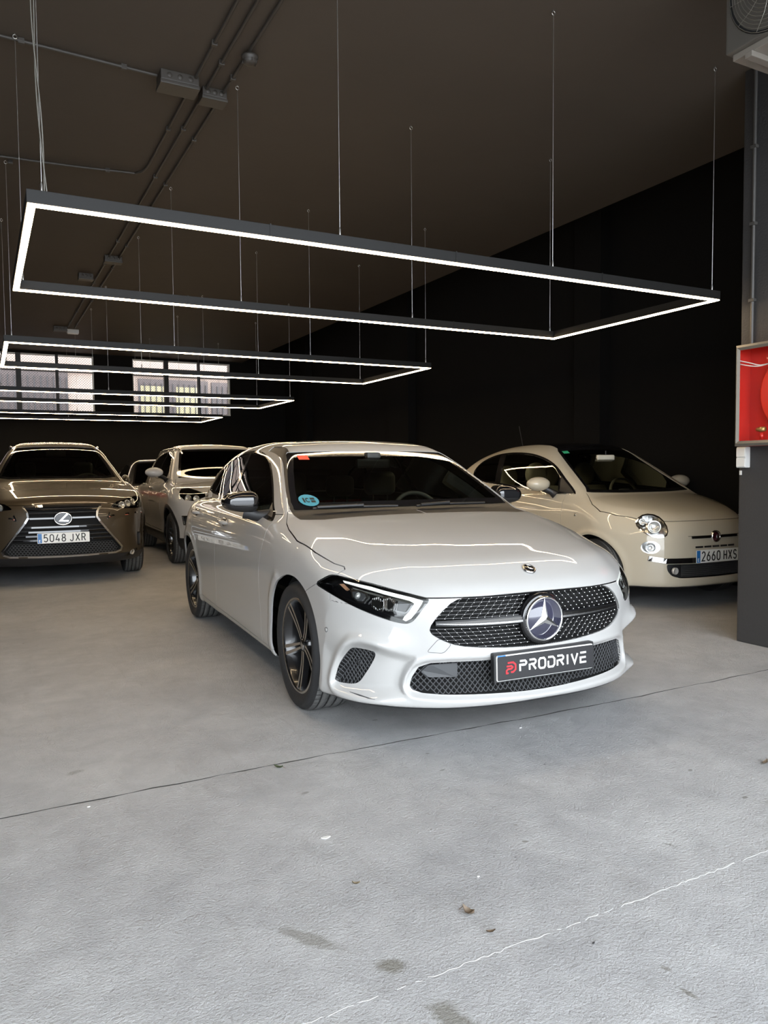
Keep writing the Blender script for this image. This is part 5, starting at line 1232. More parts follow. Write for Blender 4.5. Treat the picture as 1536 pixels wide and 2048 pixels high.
# ---------------------------------------------------------------- ivory city car
def build_city_car():
    root = car_root('city_car', (5.597, 5.085, -.044), 'small rounded ivory city car with black roof, parked behind the entrance pillar')
    PW = M['paint_ivory']; sh = [PW, M['cabin']]
    f, m = start_car(root, FIAT, .0135, .335, .285, 2.3, (-2.95, 0, .1), (.75, .9, 1.55), .24)
    m = screen(root, m, [(0, .978), (.3, .978), (.6, .985), (.645, .99), (.608, 1.03), (.54, 1.194), (.468, 1.385), (.43, 1.418), (.2, 1.432), (0, 1.434)], -1.25, 0, M['screen'])
    m = side_glass(root, m, [(-.31, .972), (-.517, 1.115), (-.781, 1.262), (-1.073, 1.345), (-1.363, 1.383), (-1.688, 1.39), (-1.95, 1.365), (-2.148, 1.30), (-2.25, 1.20), (-2.2, 1.12), (-1.974, 1.076), (-1.609, 1.047), (-.998, 1.004), (-.517, .975)],
                   [([(-.50, .9), (-.62, 1.2)], [(-.52, .9), (-.64, 1.2)], 'mirror_triangle', M['black']), ([(-1.56, 1.0), (-1.73, 1.42)], [(-1.66, 1.0), (-1.84, 1.42)], 'door_glass', M['screen'])], M['screen'], 'quarter_glass')
    roofp = [(-.86, -.1), (-.86, .2), (-.90, .435), (-1.3, .40), (-2.0, .385), (-2.2, .3), (-2.2, -.1)]
    rf, m = gap(m, limited(lambda V: sdpoly(roofp, V[:, 0], YA(V)), lambda V: V[:, 2] > 1.3), .003); panel('roof_panel', rf.both(), [M['gloss'], M['cabin']], root, .012)
    m = screen(root, m, [(0, 1.05), (.45, 1.05), (.38, 1.28), (0, 1.30)], -3, -2.3, M['privacy'], 'rear_screen')
    hl, m = carve(m, in_nose([(.26, .742), (.235, .775), (.19, .797), (.13, .806), (.06, .801), (.0, .783), (-.05, .752), (-.088, .71), (-.101, .67), (-.09, .64), (-.06, .626), (0, .621), (.07, .629), (.14, .650), (.21, .683), (.25, .716)], .1))
    fl_, m = carve(m, in_nose(ellipse(.09, .535, .112, .054, -.12), .1))
    it, m = carve(m, in_face(rpoly([(-.1, .392), (.495, .394), (.488, .335), (.455, .293), (.385, .273), (-.1, .268)], .02), .3))
    hp = [(-.26, -.1), (-.26, .65), (-.2, .67), (-.066, .735), (.059, .752), (.202, .70), (.353, .612), (.40, .62), (.6, .8), (1, .8), (1, -.1)]
    hd, m = gap(m, limited(lambda V: np.maximum(sdpoly(hp, V[:, 0], YA(V)), np.where(V[:, 0] > .36, .752 - V[:, 2], -.05)), lambda V: (V[:, 2] > .6) & (V[:, 2] < .981)), .003)
    panel('bonnet', hd.both(), sh, root, .012)
    dr = [(-.44, .99), (-.43, .82), (-.43, .70), (-.47, .45), (-.50, .27), (-1.45, .27), (-1.50, .5), (-1.58, .8), (-1.60, 1.06)]
    d_, m = gap(m, in_side(dr), .003); side_parts('door', d_, sh, root, .012)
    panel('body_shell', m.both(), sh, root, .012)
    for mm in (hl.mirrored(), hl):
        h_, S = lamp_unit(root, mm, f, 'headlight', .05, [(.05, .715, .052, .02, M['reflector'], 'main_reflector'), (.19, .755, .026, .018, M['reflector'], 'side_reflector')], M['satin'])
        sg = -1 if mm.V[:, 1].mean() < 0 else 1
        ribbon3(f, [(.26, .742), (.235, .775), (.19, .797), (.13, .806), (.06, .801), (.0, .783), (-.05, .752), (-.088, .71), (-.101, .67), (-.09, .64), (-.06, .626), (0, .621), (.07, .629), (.14, .650), (.21, .683), (.25, .716)], .012, nose_map(f, sg), 'chrome_bezel', M['chrome'], h_, .004, True)
    for mm in (fl_.mirrored(), fl_):
        lamp_unit(root, mm, f, 'running_light', .035, [(.09, .535, .04, .018, M['satin'], 'reflector')], M['satin'])
    ii = empty('lower_intake', (0, 0, 0), 0, root); cup_obj('intake_basket', it.both(), .05, M['black'], ii, .003)
    g = MB()
    for k in range(7):
        z = .285 + .016 * k; P = face_points(f, [(y, z) for y in np.linspace(-.36, .36, 25)], .02); g.tube([tuple(p) for p in P], .003, 4, caps=False)
    for k in range(49):
        y = -.36 + .015 * k; P = face_points(f, [(y, .282), (y, .384)], .02); g.tube([tuple(p) for p in P], .002, 4, caps=False)
    go = g.build('intake_mesh', M['grey_plastic'], ii, fix=False); go['kind'] = 'stuff'
    for s in (-1, 1):
        P = face_points(f, [(s * .42, .335)], .012)[0]; MB().lathe([(0, .004), (.02, .006), (.026, .012), (.03, .010), (.03, -.01)], 20, 'x', tuple(P)).build('fog_light', M['reflector'], ii)
        b0 = empty('bumper_strip', (0, 0, 0), 0, root)
        ribbon3(f, [(s * y, .421) for y in np.linspace(.19, .50, 12)], .045, face_map(f), 'strip_black', M['gloss'], b0, .008); ribbon3(f, [(s * y, .422 + .004 * k) for k, y in enumerate(np.linspace(.50, .61, 6))], .042, face_map(f), 'strip_chrome', M['chrome'], b0, .009)
        ribbon3(f, [(s * y, .614) for y in np.linspace(.06, .27, 8)], .020, face_map(f), 'whisker_bar', M['gloss'], root, .007); ribbon3(f, [(s * y, .626) for y in np.linspace(.06, .31, 8)], .004, face_map(f), 'whisker_trim', M['chrome'], root, .009)
    for k in range(5): ribbon3(f, [(-.235 + .095 * k, .531), (-.155 + .095 * k, .531)], .016, face_map(f), 'upper_slot', M['black'], root, .002)
    px = float(face_points(f, [(0, .614)])[0][0]); em = empty('nose_badge', (px + .004, 0, .614), 0, root)
    MB().lathe([(0, .004), (.043, .003), (.045, -.008)], 32, 'x').build('badge_disc', mat('dark_red_enamel', (.05, .006, .012), .15, coat=1), em); MB().lathe([(.040, .003), (.043, .008), (.05, .006), (.053, -.01)], 32, 'x').build('badge_ring', M['chrome'], em)
    L = MB(); lettering(L, 'FIAT', -.030, -.018, .010, .036, .0055, .003, lambda u, v, d: (d, u, v), .004, .0055); L.build('badge_letters', M['satin'], em)
    number_plate(root, (float(face_points(f, [(0, .45)])[0][0]) + .022, 0, .453), 0, '2660 HXS')
    mirrors(root, -.62, .88, 1.065, (.085, .125, .068), PW, M['black'])
    for s in (-1, 1):
        P = side_points(f, [(-.225, .783)])[0] * [1, s, 1]; MB().lathe([(0, s * .006), (.010, s * .005), (.014, 0)], 14, 'y', tuple(P)).build('side_repeater', M['clear'] if False else M['satin'], root)
        MB().tube([tuple(p * np.array([1, s, 1])) for p in side_points(f, [(-.31, .966), (-.6, .972), (-1.0, .998), (-1.6, 1.041), (-1.974, 1.07)], .002)], .006, 6).build('belt_trim', M['chrome'], root)
        P = side_points(f, [(-1.33, .86)])[0] * [1, s, 1]; MB().tube([(P[0] - .09, P[1], P[2]), (P[0], P[1] + s * .03, P[2]), (P[0] + .09, P[1], P[2])], [.008, .012, .008], 8).build('door_handle', M['chrome'], root)
        wheel(root, 0, s, R=.29, W=.185, rim=.20, style='alloy', nsp=5, yface=.79); wheel(root, -2.3, s, R=.29, W=.185, rim=.20, style='alloy', nsp=5, yface=.79)
    ivory = mat('ivory_leather', (.72, .69, .58), .5); 
    dashboard(root, M['cabin'], -.28, -.72, .60, .5, .96); MB().box((-.74, -.55, .80), (-.66, .55, .90), .02).build('dash_panel', ivory, root)
    steering_wheel(root, (-.80, .33, .93), .18, ivory)
    for y in (-.33, .33): seat(root, -1.02, y, ivory, zc=.38, wid=.23, top=1.03, hz=1.15, round_head=True); seat(root, -1.62, y * .9, ivory, zc=.40, wid=.24, top=1.0, hz=1.12, round_head=True)
    MB().box((-2.4, -.62, .26), (-.2, .62, .29)).build('cabin_floor', M['cabin'], root)
    im = empty('interior_mirror', (-.72, .0, 1.315), 0, root); MB().box((-.02, -.11, -.04), (.01, .11, .03), .015).build('mirror_body', ivory, im); MB().tube([(0, 0, .02), (.0, 0, .07)], .008, 6).build('mirror_stalk', M['black'], im)
    MB().tube([(-2.12, 0, 1.40), (-2.22, .0, 1.72)], .004, 6).build('aerial', M['black'], root)
    P = face_points(f, [(-.43, 1.385), (-.36, 1.390), (-.36, 1.365), (-.43, 1.36)], -.003); pydata('inspection_sticker', P, [(0, 1, 2, 3)], mat('green_sticker', (.05, .45, .22), .5), root)
    return root
build_city_car()
# ---------------------------------------------------------------- SUVs
def roof_rails(root, f, pts, mt, h=.035):
    for s in (-1, 1):
        P = top_points(f, [(x, s * a) for x, a in pts]); n = len(P); t = empty('roof_rail', tuple(P[0]), 0, root)
        Q = [Vector(p) - Vector(P[0]) + Vector((0, 0, h * min(1, min(i, n - 1 - i) / 1.5) - .004)) for i, p in enumerate(P)]
        MB().tube(spline(Q, 3, False), .016, 8).build('rail_bar', mt, t)
def build_bronze_suv():
    root = car_root('bronze_suv', (.805, 9.797, -.054), 'bronze metallic SUV with spindle grille and white number plate')
    PW = M['paint_bronze']; sh = [PW, M['cabin']]
    f, m = start_car(root, NX, .0155, .40, .345, 2.66, (-3.75, 0, .1), (1.05, 1.0, 1.72), .30)
    m = screen(root, m, [(0, 1.154), (.35, 1.152), (.543, 1.150), (.665, 1.166), (.61, 1.308), (.52, 1.49), (.455, 1.55), (.26, 1.566), (0, 1.567)], -1.4, 0, M['screen'])
    m = side_glass(root, m, [(-.55, 1.10), (-.75, 1.22), (-.95, 1.35), (-1.2, 1.46), (-1.6, 1.52), (-2.2, 1.51), (-2.75, 1.44), (-3.0, 1.34), (-2.9, 1.25), (-1.7, 1.14)], [([(-1.62, 1.0), (-1.72, 1.6)], [(-1.72, 1.0), (-1.80, 1.6)], 'front_door_glass', M['screen'])], M['privacy'], 'rear_door_glass')
    m = screen(root, m, [(0, 1.2), (.6, 1.2), (.5, 1.48), (0, 1.5)], -4, -3.0, M['privacy'], 'rear_screen')
    GP = [(0, .868), (.392, .858), (.345, .742), (.375, .690), (.60, .390), (.585, .352), (.53, .332), (0, .322)]
    gr, m = carve(m, in_face(sym(GP), .4))
    HL = [(-.371, .833), (-.30, .866), (-.204, .894), (.1, .922), (.393, .944), (.55, .925), (.56, .86), (.45, .806), (.2, .805), (-.112, .811)]
    hl, m = carve(m, in_nose(HL, .1)); fg, m = carve(m, in_nose(rpoly([(-.19, .272), (-.10, .268), (.13, .322), (.10, .350), (-.05, .335)], .02), .2)); sl, m = carve(m, in_nose(rpoly([(.12, .535), (.29, .52), (.24, .37), (.12, .375)], .03), .1))
    hd, m = gap(m, limited(lambda V: np.maximum(sdpoly([(-.4, -.1), (-.4, .66), (-.253, .70), (-.005, .79), (.332, .828), (.5, .83), (.7, 1), (1.2, 1), (1.2, -.1)], V[:, 0], YA(V)), np.where(V[:, 0] > .5, .876 - V[:, 2], -.05)), lambda V: (V[:, 2] > .8) & (V[:, 2] < 1.152)), .003)
    panel('bonnet', hd.both(), sh, root, .012)
    for nm, pl in (('front_door', [(-.50, 1.12), (-.52, .95), (-.56, .6), (-.55, .36), (-1.66, .36), (-1.66, 1.1)]), ('rear_door', [(-1.66, 1.1), (-1.66, .36), (-2.25, .38), (-2.3, .55), (-2.5, .75), (-2.62, .95), (-2.62, 1.22)])):
        d_, m = gap(m, in_side(pl), .003); side_parts(nm, d_, sh, root, .012)
    clad, m = gap(m, limited(lambda V: V[:, 2] - .315, lambda V: YA(V) < 2), .001); panel('lower_cladding', clad.both(), [M['black'], M['dark']], root, .01, False)
    panel('body_shell', m.both(), sh, root, .012)
    for mm in (hl.mirrored(), hl):
        sg = -1 if mm.V[:, 1].mean() < 0 else 1
        h_, S = lamp_unit(root, mm, f, 'headlight', .06, [(-.13, .862, .038, .022, M['reflector'], 'inner_projector'), (.02, .876, .040, .022, M['reflector'], 'middle_projector'), (.19, .885, .040, .022, M['reflector'], 'outer_projector')], M['gloss'])
        t = empty('running_light', (0, 0, 0), 0, root); ribbon3(f, [(-.44, .716), (-.37, .742), (-.1, .752), (.15, .756), (.40, .757)], .016, nose_map(f, sg), 'light_strip', M['chrome'], t, .004); ribbon3(f, [(-.456, .71), (-.40, .772)], .02, nose_map(f, sg), 'light_hook', M['gloss'], t, .005)
        ribbon3(f, [(-.42, .728), (-.1, .742), (.4, .746)], .008, nose_map(f, sg), 'red_edge', mat('coral_reflector', (.45, .12, .07), .3), t, .006)
    for mm in (fg.mirrored(), fg): lamp_unit(root, mm, f, 'fog_light', .03, [(-.02, .308, .03, .012, M['reflector'], 'reflector')], M['satin'])
    for mm in (sl.mirrored(), sl): cup_obj('side_vent', mm, .03, M['black'], root, .003)
    g_ = empty('grille', (0, 0, 0), 0, root); cup_obj('grille_basket', gr.both(), .05, M['dark'], g_, .004)
    frame = [(.392, .862), (.352, .800), (.343, .742), (.375, .688), (.46, .575), (.605, .390), (.59, .350), (.53, .330), (.25, .322), (0, .320)]
    for s in (-1, 1):
        ribbon3(f, [(s * a, b) for a, b in frame], .020, face_map(f, .004), 'grille_frame', M['satin'], g_, .014)
        ribbon3(f, [(s * .395, .862), (s * .2, .867), (0, .869)], .022, face_map(f, .004), 'grille_top_trim', M['chrome'], g_, .014)
    gp = np.array(sym(GP))
    def hw_at(z):
        xs = [abs(ax + (bx - ax) * (z - az) / (bz - az)) for (ax, az), (bx, bz) in zip(gp, np.roll(gp, -1, 0)) if (az - z) * (bz - z) < 0]; return max(xs) if xs else 0
    for z in (.83, .785, .735, .69, .64, .59, .545, .50):
        w_ = hw_at(z) - .02; ribbon3(f, [(y, z) for y in np.linspace(-w_, w_, 11)], .020, face_map(f, .022), 'grille_bar', M['gloss'], g_, .014); ribbon3(f, [(y, z + .009) for y in np.linspace(-w_, w_, 11)], .003, face_map(f, .012), 'bar_edge', M['grey_plastic'], g_, .006)
    mb = MB(); 
    for i in range(6):
        for j in range(-16, 17):
            y0 = (j + .5 * (i % 2)) * .034; z0 = .345 + i * .021
            if abs(y0) > hw_at(z0) - .04: continue
            hexa = [(y0 + .0165 * math.cos(a), z0 + .0125 * math.sin(a)) for a in [k * math.pi / 3 for k in range(6)]]; P = face_points(f, hexa, .024); mb.tube([tuple(p) for p in P], .0028, 4, closed=True)
    mo = mb.build('lower_mesh', M['grey_plastic'], g_, fix=False); mo['kind'] = 'stuff'
    px = float(face_points(f, [(0, .73)])[0][0]); em = empty('oval_emblem', (px + .004, 0, .728), 0, g_)
    MB().tube([(0, .085 * math.cos(a), .066 * math.sin(a)) for a in [2 * math.pi * k / 36 for k in range(36)]], .008, 8, closed=True).build('emblem_ring', M['chrome'], em)
    bk = MB(); bk.extrude([(.083 * math.cos(a), .064 * math.sin(a)) for a in [2 * math.pi * k / 32 for k in range(32)]], lambda u, v, d: (d, u, v), -.02, -.004); bk.build('emblem_disc', M['gloss'], em)
    L = MB(); ribbon(L, [(.045, .050), (-.028, -.022), (.055, -.026)], .017, lambda u, v, d: (d, u, v), -.004, .006); L.build('emblem_letter', M['chrome'], em)
    number_plate(root, (px + .018, 0, .523), 0, '5048 JXR')
    roof_rails(root, f, [(-1.05, .50), (-1.3, .535), (-1.7, .55), (-2.2, .545), (-2.7, .52), (-2.95, .50)], M['satin'])
    mirrors(root, -.98, .835, 1.12, (.12, .055, .07), PW, M['black'])   # folded in
    for s in (-1, 1): wheel(root, 0, s, R=.355, W=.225, rim=.235, style='alloy', yface=.905); wheel(root, -2.66, s, R=.355, W=.225, rim=.235, style='alloy', yface=.905)
    dashboard(root, M['cabin'], -.35, -.95, .68, .6, 1.10); steering_wheel(root, (-1.02, .38, 1.03), .19, M['leather'])
    tan = mat('beige_leather', (.22, .18, .13), .5)
    for y in (-.37, .37): seat(root, -1.3, y, M['leather'], zc=.48, top=1.16, hz=1.28); seat(root, -2.1, y, M['leather'], zc=.48, top=1.12, hz=1.24)
    MB().box((-3.2, -.7, .36), (-.3, .7, .39)).build('cabin_floor', M['cabin'], root)
    im = empty('interior_mirror', (-.98, 0, 1.48), 0, root); MB().box((-.02, -.12, -.04), (.01, .12, .03), .015).build('mirror_body', M['black'], im); MB().tube([(0, 0, .02), (.02, 0, .06)], .01, 6).build('mirror_stalk', M['black'], im)
    return root
build_bronze_suv()
def build_white_suv():
    root = car_root('white_suv', (3.087, 10.238, -.039), 'white SUV with roof rails and black wheel arch cladding, behind the white hatchback')
    PW = M['paint_white']; sh = [PW, M['cabin']]
    f, m = start_car(root, TUC, .018, .40, .34, 2.67, (-3.7, 0, .1), (1.0, 1.0, 1.72), .30)
    m = screen(root, m, [(0, 1.125), (.45, 1.125), (.70, 1.135), (.64, 1.30), (.56, 1.50), (.50, 1.548), (.25, 1.558), (0, 1.56)], -1.4, 0, M['dark_screen'])
    m = side_glass(root, m, [(-.70, 1.12), (-.9, 1.25), (-1.1, 1.39), (-1.3, 1.48), (-1.65, 1.535), (-2.2, 1.53), (-2.75, 1.46), (-3.05, 1.36), (-2.95, 1.26), (-1.8, 1.16)], [([(-.86, 1.0), (-.95, 1.6)], [(-.87, 1.0), (-.96, 1.6)], 'mirror_triangle', M['black']), ([(-1.66, 1.0), (-1.76, 1.6)], [(-1.76, 1.0), (-1.84, 1.6)], 'front_door_glass', M['privacy'])], M['privacy'], 'rear_door_glass', trim=M['satin'])
    m = screen(root, m, [(0, 1.2), (.6, 1.2), (.5, 1.48), (0, 1.5)], -4, -3.0, M['privacy'], 'rear_screen')
    hl, m = carve(m, in_nose([(.60, 1.0), (.50, 1.012), (.201, .978), (-.05, .939), (-.12, .90), (.049, .845), (.279, .854), (.441, .905)], .1)); vt, m = carve(m, in_nose(rpoly([(.321, .652), (.147, .655), (.165, .541), (.282, .545)], .015), .1))
    gr, m = carve(m, in_face(sym([(0, .90), (.42, .89), (.47, .84), (.36, .62), (.30, .58), (0, .575)]), .4)); lo_, m = carve(m, in_face(sym([(0, .46), (.5, .45), (.55, .38), (.45, .33), (0, .32)]), .4))
    for mm in (hl.mirrored(), hl): lamp_unit(root, mm, f, 'headlight', .05, [(.06, .90, .036, .02, M['reflector'], 'inner_projector'), (.24, .92, .042, .02, M['reflector'], 'outer_projector')], M['gloss'])
    for mm in (vt.mirrored(), vt):
        cup_obj('side_vent', mm, .04, M['black'], root, .003); sg = -1 if mm.V[:, 1].mean() < 0 else 1; ribbon3(f, [(.321, .652), (.147, .655), (.165, .541), (.282, .545)], .014, nose_map(f, sg), 'vent_trim', M['satin'], root, .004, True)
    gg = empty('grille', (0, 0, 0), 0, root); cup_obj('grille_basket', gr.both(), .05, M['dark'], gg, .003); cup_obj('lower_basket', lo_.both(), .04, M['dark'], gg, .003)
    for z in (.66, .74, .82): ribbon3(f, [(y, z) for y in np.linspace(-.36, .36, 9)], .03, face_map(f, .02), 'grille_bar', M['satin'], gg, .012)
    hd, m = gap(m, limited(lambda V: np.maximum(sdpoly([(-.5, -.1), (-.5, .70), (-.3, .76), (0, .83), (.3, .80), (.6, 1), (1.2, 1), (1.2, -.1)], V[:, 0], YA(V)), np.where(V[:, 0] > .45, .905 - V[:, 2], -.05)), lambda V: (V[:, 2] > .85) & (V[:, 2] < 1.123)), .003); panel('bonnet', hd.both(), sh, root, .012)
    for nm, pl in (('front_door', [(-.60, 1.14), (-.62, .95), (-.68, .7), (-.66, .40), (-1.70, .40), (-1.72, 1.12)]), ('rear_door', [(-1.72, 1.12), (-1.70, .40), (-2.22, .42), (-2.28, .6), (-2.45, .76), (-2.6, .95), (-2.62, 1.22)])):
        d_, m = gap(m, in_side(pl), .003); side_parts(nm, d_, sh, root, .012)
    ringf = limited(lambda V: np.minimum(np.hypot(V[:, 0], V[:, 2] - .34), np.hypot(V[:, 0] + 2.67, V[:, 2] - .34)) - .455, lambda V: YA(V) > .5)
    rg, m = carve(m, ringf); side_parts('arch_cladding', rg, [M['black']], root, .01, False)
    clad, m = gap(m, limited(lambda V: V[:, 2] - .37, lambda V: YA(V) < 2), .001); panel('lower_cladding', clad.both(), [M['black'], M['dark']], root, .01, False)
    panel('body_shell', m.both(), sh, root, .012)
    roof_rails(root, f, [(-.98, .52), (-1.15, .56), (-1.6, .585), (-2.2, .58), (-2.7, .555), (-3.0, .53)], M['satin'], .045)
    mirrors(root, -.78, .925, 1.215, (.09, .125, .07), PW, M['black'])
    for s in (-1, 1):
        wheel(root, 0, s, R=.34, W=.225, rim=.23, style='alloy', yface=.905); wheel(root, -2.67, s, R=.34, W=.225, rim=.23, style='alloy', yface=.905)
        for (x, z) in ((-1.5, .99), (-2.4, 1.03)): P = side_points(f, [(x, z)])[0] * [1, s, 1]; MB().tube([(P[0] - .1, P[1], P[2]), (P[0] - .07, P[1] + s * .03, P[2]), (P[0] + .07, P[1] + s * .03, P[2]), (P[0] + .1, P[1], P[2])], .013, 8).build('door_handle', PW, root)
    dashboard(root, M['cabin'], -.42, -1.0, .68, .6, 1.08); steering_wheel(root, (-1.08, .38, 1.0), .19, M['leather'])
    for y in (-.37, .37): seat(root, -1.35, y, M['leather'], zc=.48, top=1.14, hz=1.26); seat(root, -2.1, y, M['leather'], zc=.48, top=1.10, hz=1.22)
    MB().box((-3.2, -.7, .40), (-.3, .7, .43)).build('cabin_floor', M['cabin'], root)
    return root
build_white_suv()
# ---------------------------------------------------------------- two cars at the back
def build_back_car(name, pose, paint, label, p, ws, dlo, splits, wb, arch_r, arch_z, R, yf, lo, hi, rs, tl_, mir, hl_):
    root = car_root(name, pose, label); sh = [paint, M['cabin']]
    f, m = start_car(root, p, .030, arch_r, arch_z, wb, lo, hi, .26)
    m = screen(root, m, ws, -1.35, -.05, M['privacy']); m = side_glass(root, m, dlo, splits, M['privacy'], 'rear_side_glass', .02, M['chrome'])
    m = screen(root, m, rs, -4, -2.3, M['privacy'], 'rear_screen')
    hl, m = carve(m, in_nose(hl_, .1)); tl, m = carve(m, limited(lambda V: sdpoly(tl_, YA(V), V[:, 2]), lambda V: V[:, 0] < -2.4))
    for mm in (hl.mirrored(), hl): lamp_unit(root, mm, f, 'headlight', .05, [(.05, hl_[0][1], .03, .02, M['reflector'], 'projector')], M['satin'])
    side_parts('tail_lamp', tl, [M['red_lens']], root, .01, False)
    it, m = carve(m, in_face(rpoly([(-.1, .392), (.495, .394), (.488, .335), (.455, .293), (.385, .273), (-.1, .268)], .02), .3)); cup_obj('front_intake', it.both(), .04, M['dark'], root, .003)
    panel('body_shell', m.both(), sh, root, .012); mirrors(root, *mir, (.085, .12, .065), paint, M['black'])
    for s in (-1, 1): wheel(root, 0, s, R=R, W=.2, rim=R * .7, style='alloy', yface=yf); wheel(root, -wb, s, R=R, W=.2, rim=R * .7, style='alloy', yface=yf)
    return root
build_back_car('black_car', (3.12, 14.66, -.03), M['paint_black'], 'black small car with chrome window trim in the back row, behind the white SUV', FIAT,
    [(0, .978), (.6, .985), (.645, .99), (.608, 1.03), (.54, 1.194), (.468, 1.385), (.43, 1.418), (0, 1.434)], [(-.31, .972), (-.517, 1.115), (-.781, 1.262), (-1.073, 1.345), (-1.363, 1.383), (-1.688, 1.39), (-1.95, 1.365), (-2.2, 1.25), (-2.2, 1.12), (-1.609, 1.047), (-.517, .975)],
    [([(-1.56, 1.0), (-1.73, 1.42)], [(-1.66, 1.0), (-1.84, 1.42)], 'door_glass', M['privacy'])], 2.3, .335, .285, .29, .79, (-2.95, 0, .1), (.75, .9, 1.55), [(0, 1.05), (.45, 1.05), (.38, 1.28), (0, 1.30)], [(.5, .75), (.9, .75), (.9, .95), (.55, .95)], (-.62, .88, 1.065), ellipse(.08, .715, .17, .088, -.3))
build_back_car('gold_car', (1.30, 17.08, math.pi - .02), M['paint_silver'], 'pale gold car with red tail lamps in the back row, behind the bronze SUV', {k: v for k, v in ACLASS.items() if k != 'tweak'},
    A_WS, A_DLO, [([(-1.70, .9), (-1.885, 1.5)], [(-1.80, .9), (-1.93, 1.5)], 'front_door_glass', M['privacy'])], 2.729, .372, .318, .328, .875, (-3.6, 0, .1), (1.0, .98, 1.5), [(0, 1.02), (.6, 1.02), (.5, 1.24), (0, 1.25)], [(.45, .80), (.72, .82), (.95, .88), (.95, 1.0), (.55, .98)], (-.80, .90, 1.03), A_HL)
# ================================================================ things at the entrance
# fire hose cabinet on the jamb
fc = empty('fire_hose_cabinet', (JX, 3.40, 1.348)); CW, CH, CD = .80, .663, .15      # local: x towards the wall, y along -Y
R_ = mat('signal_red_paint', (.45, .016, .009), .4, coat=.2)
MB().box((-.02, -CW, .01), (-.001, 0, CH - .01)).build('back_panel', R_, fc)
MB().box((-CD, -.012, 0), (-.001, 0, CH)).box((-CD, -CW, 0), (-.001, -CW + .012, CH)).box((-CD, -CW + .012, 0), (-.001, -.012, .012)).box((-CD, -CW + .012, CH - .012), (-.001, -.012, CH)).build('case', R_, fc)
fr = MB(); fw = .034
for (a, b) in (((0, 0), (-CW, 0)), ((-CW, 0), (-CW, CH)), ((-CW, CH), (0, CH)), ((0, CH), (0, 0))):
    pa, pb = Vector((a[0], a[1])), Vector((b[0], b[1])); cen = Vector((-CW / 2, CH / 2)); 
    ia = pa + Vector((fw if pa.x < cen.x else -fw, fw if pa.y < cen.y else -fw)); ib = pb + Vector((fw if pb.x < cen.x else -fw, fw if pb.y < cen.y else -fw))
    V = [(-CD, pa.x, pa.y), (-CD, pb.x, pb.y), (-CD - .004, ib.x, ib.y), (-CD - .004, ia.x, ia.y), (-CD - .016, (pa.x + ia.x) / 2, (pa.y + ia.y) / 2), (-CD - .016, (pb.x + ib.x) / 2, (pb.y + ib.y) / 2)]
    MB().add(V, [(0, 1, 5, 4), (4, 5, 2, 3), (0, 3, 2, 1)])  .build('frame_bar', mat('aged_steel_frame', (.16, .145, .12), .5, .3), fc, fix=False)
cy_, cz_ = -.40, .335
MB().lathe([(0, -.11), (.06, -.112), (.07, -.10), (.26, -.085), (.275, -.075), (.275, -.03), (.20, -.028)], 48, 'x', (0, cy_, cz_)).build('hose_reel', mat('reel_red', (.72, .035, .012), .32, coat=.4), fc)
MB().tube([(-.05, cy_ + .24 * math.cos(a), cz_ + .24 * math.sin(a)) for a in [2 * math.pi * k / 40 for k in range(40)]], .018, 8, closed=True).build('hose_coil', M['black'], fc)
for q in (0, 1): MB().tube(spline([(-.135, -.02, CH - .10 - .022 * q), (-.135, -.10, CH - .125 - .018 * q), (-.135, -.165, CH - .145 - .006 * q), (-.135, -.24, CH - .14), (-.135, -.35, CH - .115)], 4, False), .0035, 6).build('white_cord', M['white_plastic'], fc)
MB().lathe([(0, -.03), (.016, -.03), (.018, 0), (.012, .03), (0, .032)], 14, 'y', (-.115, -.165, .105)).build('brass_valve', mat('brass', (.40, .27, .10), .4, .8), fc); MB().lathe([(0, -.02), (.012, -.02), (.012, .02), (0, .02)], 12, 'z', (-.12, -.175, .062)).build('red_handwheel', R_, fc)
tag(fc, 'red fire hose cabinet with chrome frame and round red reel on the dark pillar', 'fire cabinet')
sw = empty('switch_box', (JX, 3.43, 1.205)); MB().box((-.045, -.037, 0), (-.001, .037, .14), .006).build('switch_body', M['white_plastic'], sw)
for k in range(2): MB().box((-.054, -.032, .006 + .066 * k), (-.045, .032, .066 + .066 * k), .005).build('rocker', M['white_plastic'], sw)
tag(sw, 'white double switch box on the pillar under the fire hose cabinet', 'switch')
MB().box((JX - .006, 3.455, 1.155), (JX - .0005, 3.472, 1.185), .002).build('paint_chip', M['white_plastic'])
tag(bpy.data.objects['paint_chip'], 'small white chip on the pillar edge below the switch box', 'chip')
cv = empty('wall_conduit', (JX, 3.385, 2.03)); MB().tube([(-.016, 0, 0), (-.016, 0, 1.80)], .012, 10).build('pipe', mat('grey_conduit', (.06, .056, .052), .45), cv)
for z in (.28, .78, 1.28): MB().box((-.034, -.02, z), (-.001, .02, z + .02), .003).build('clip', mat('grey_conduit', (.06, .056, .052), .45), cv)
tag(cv, 'grey conduit running up the dark pillar above the fire hose cabinet', 'conduit')
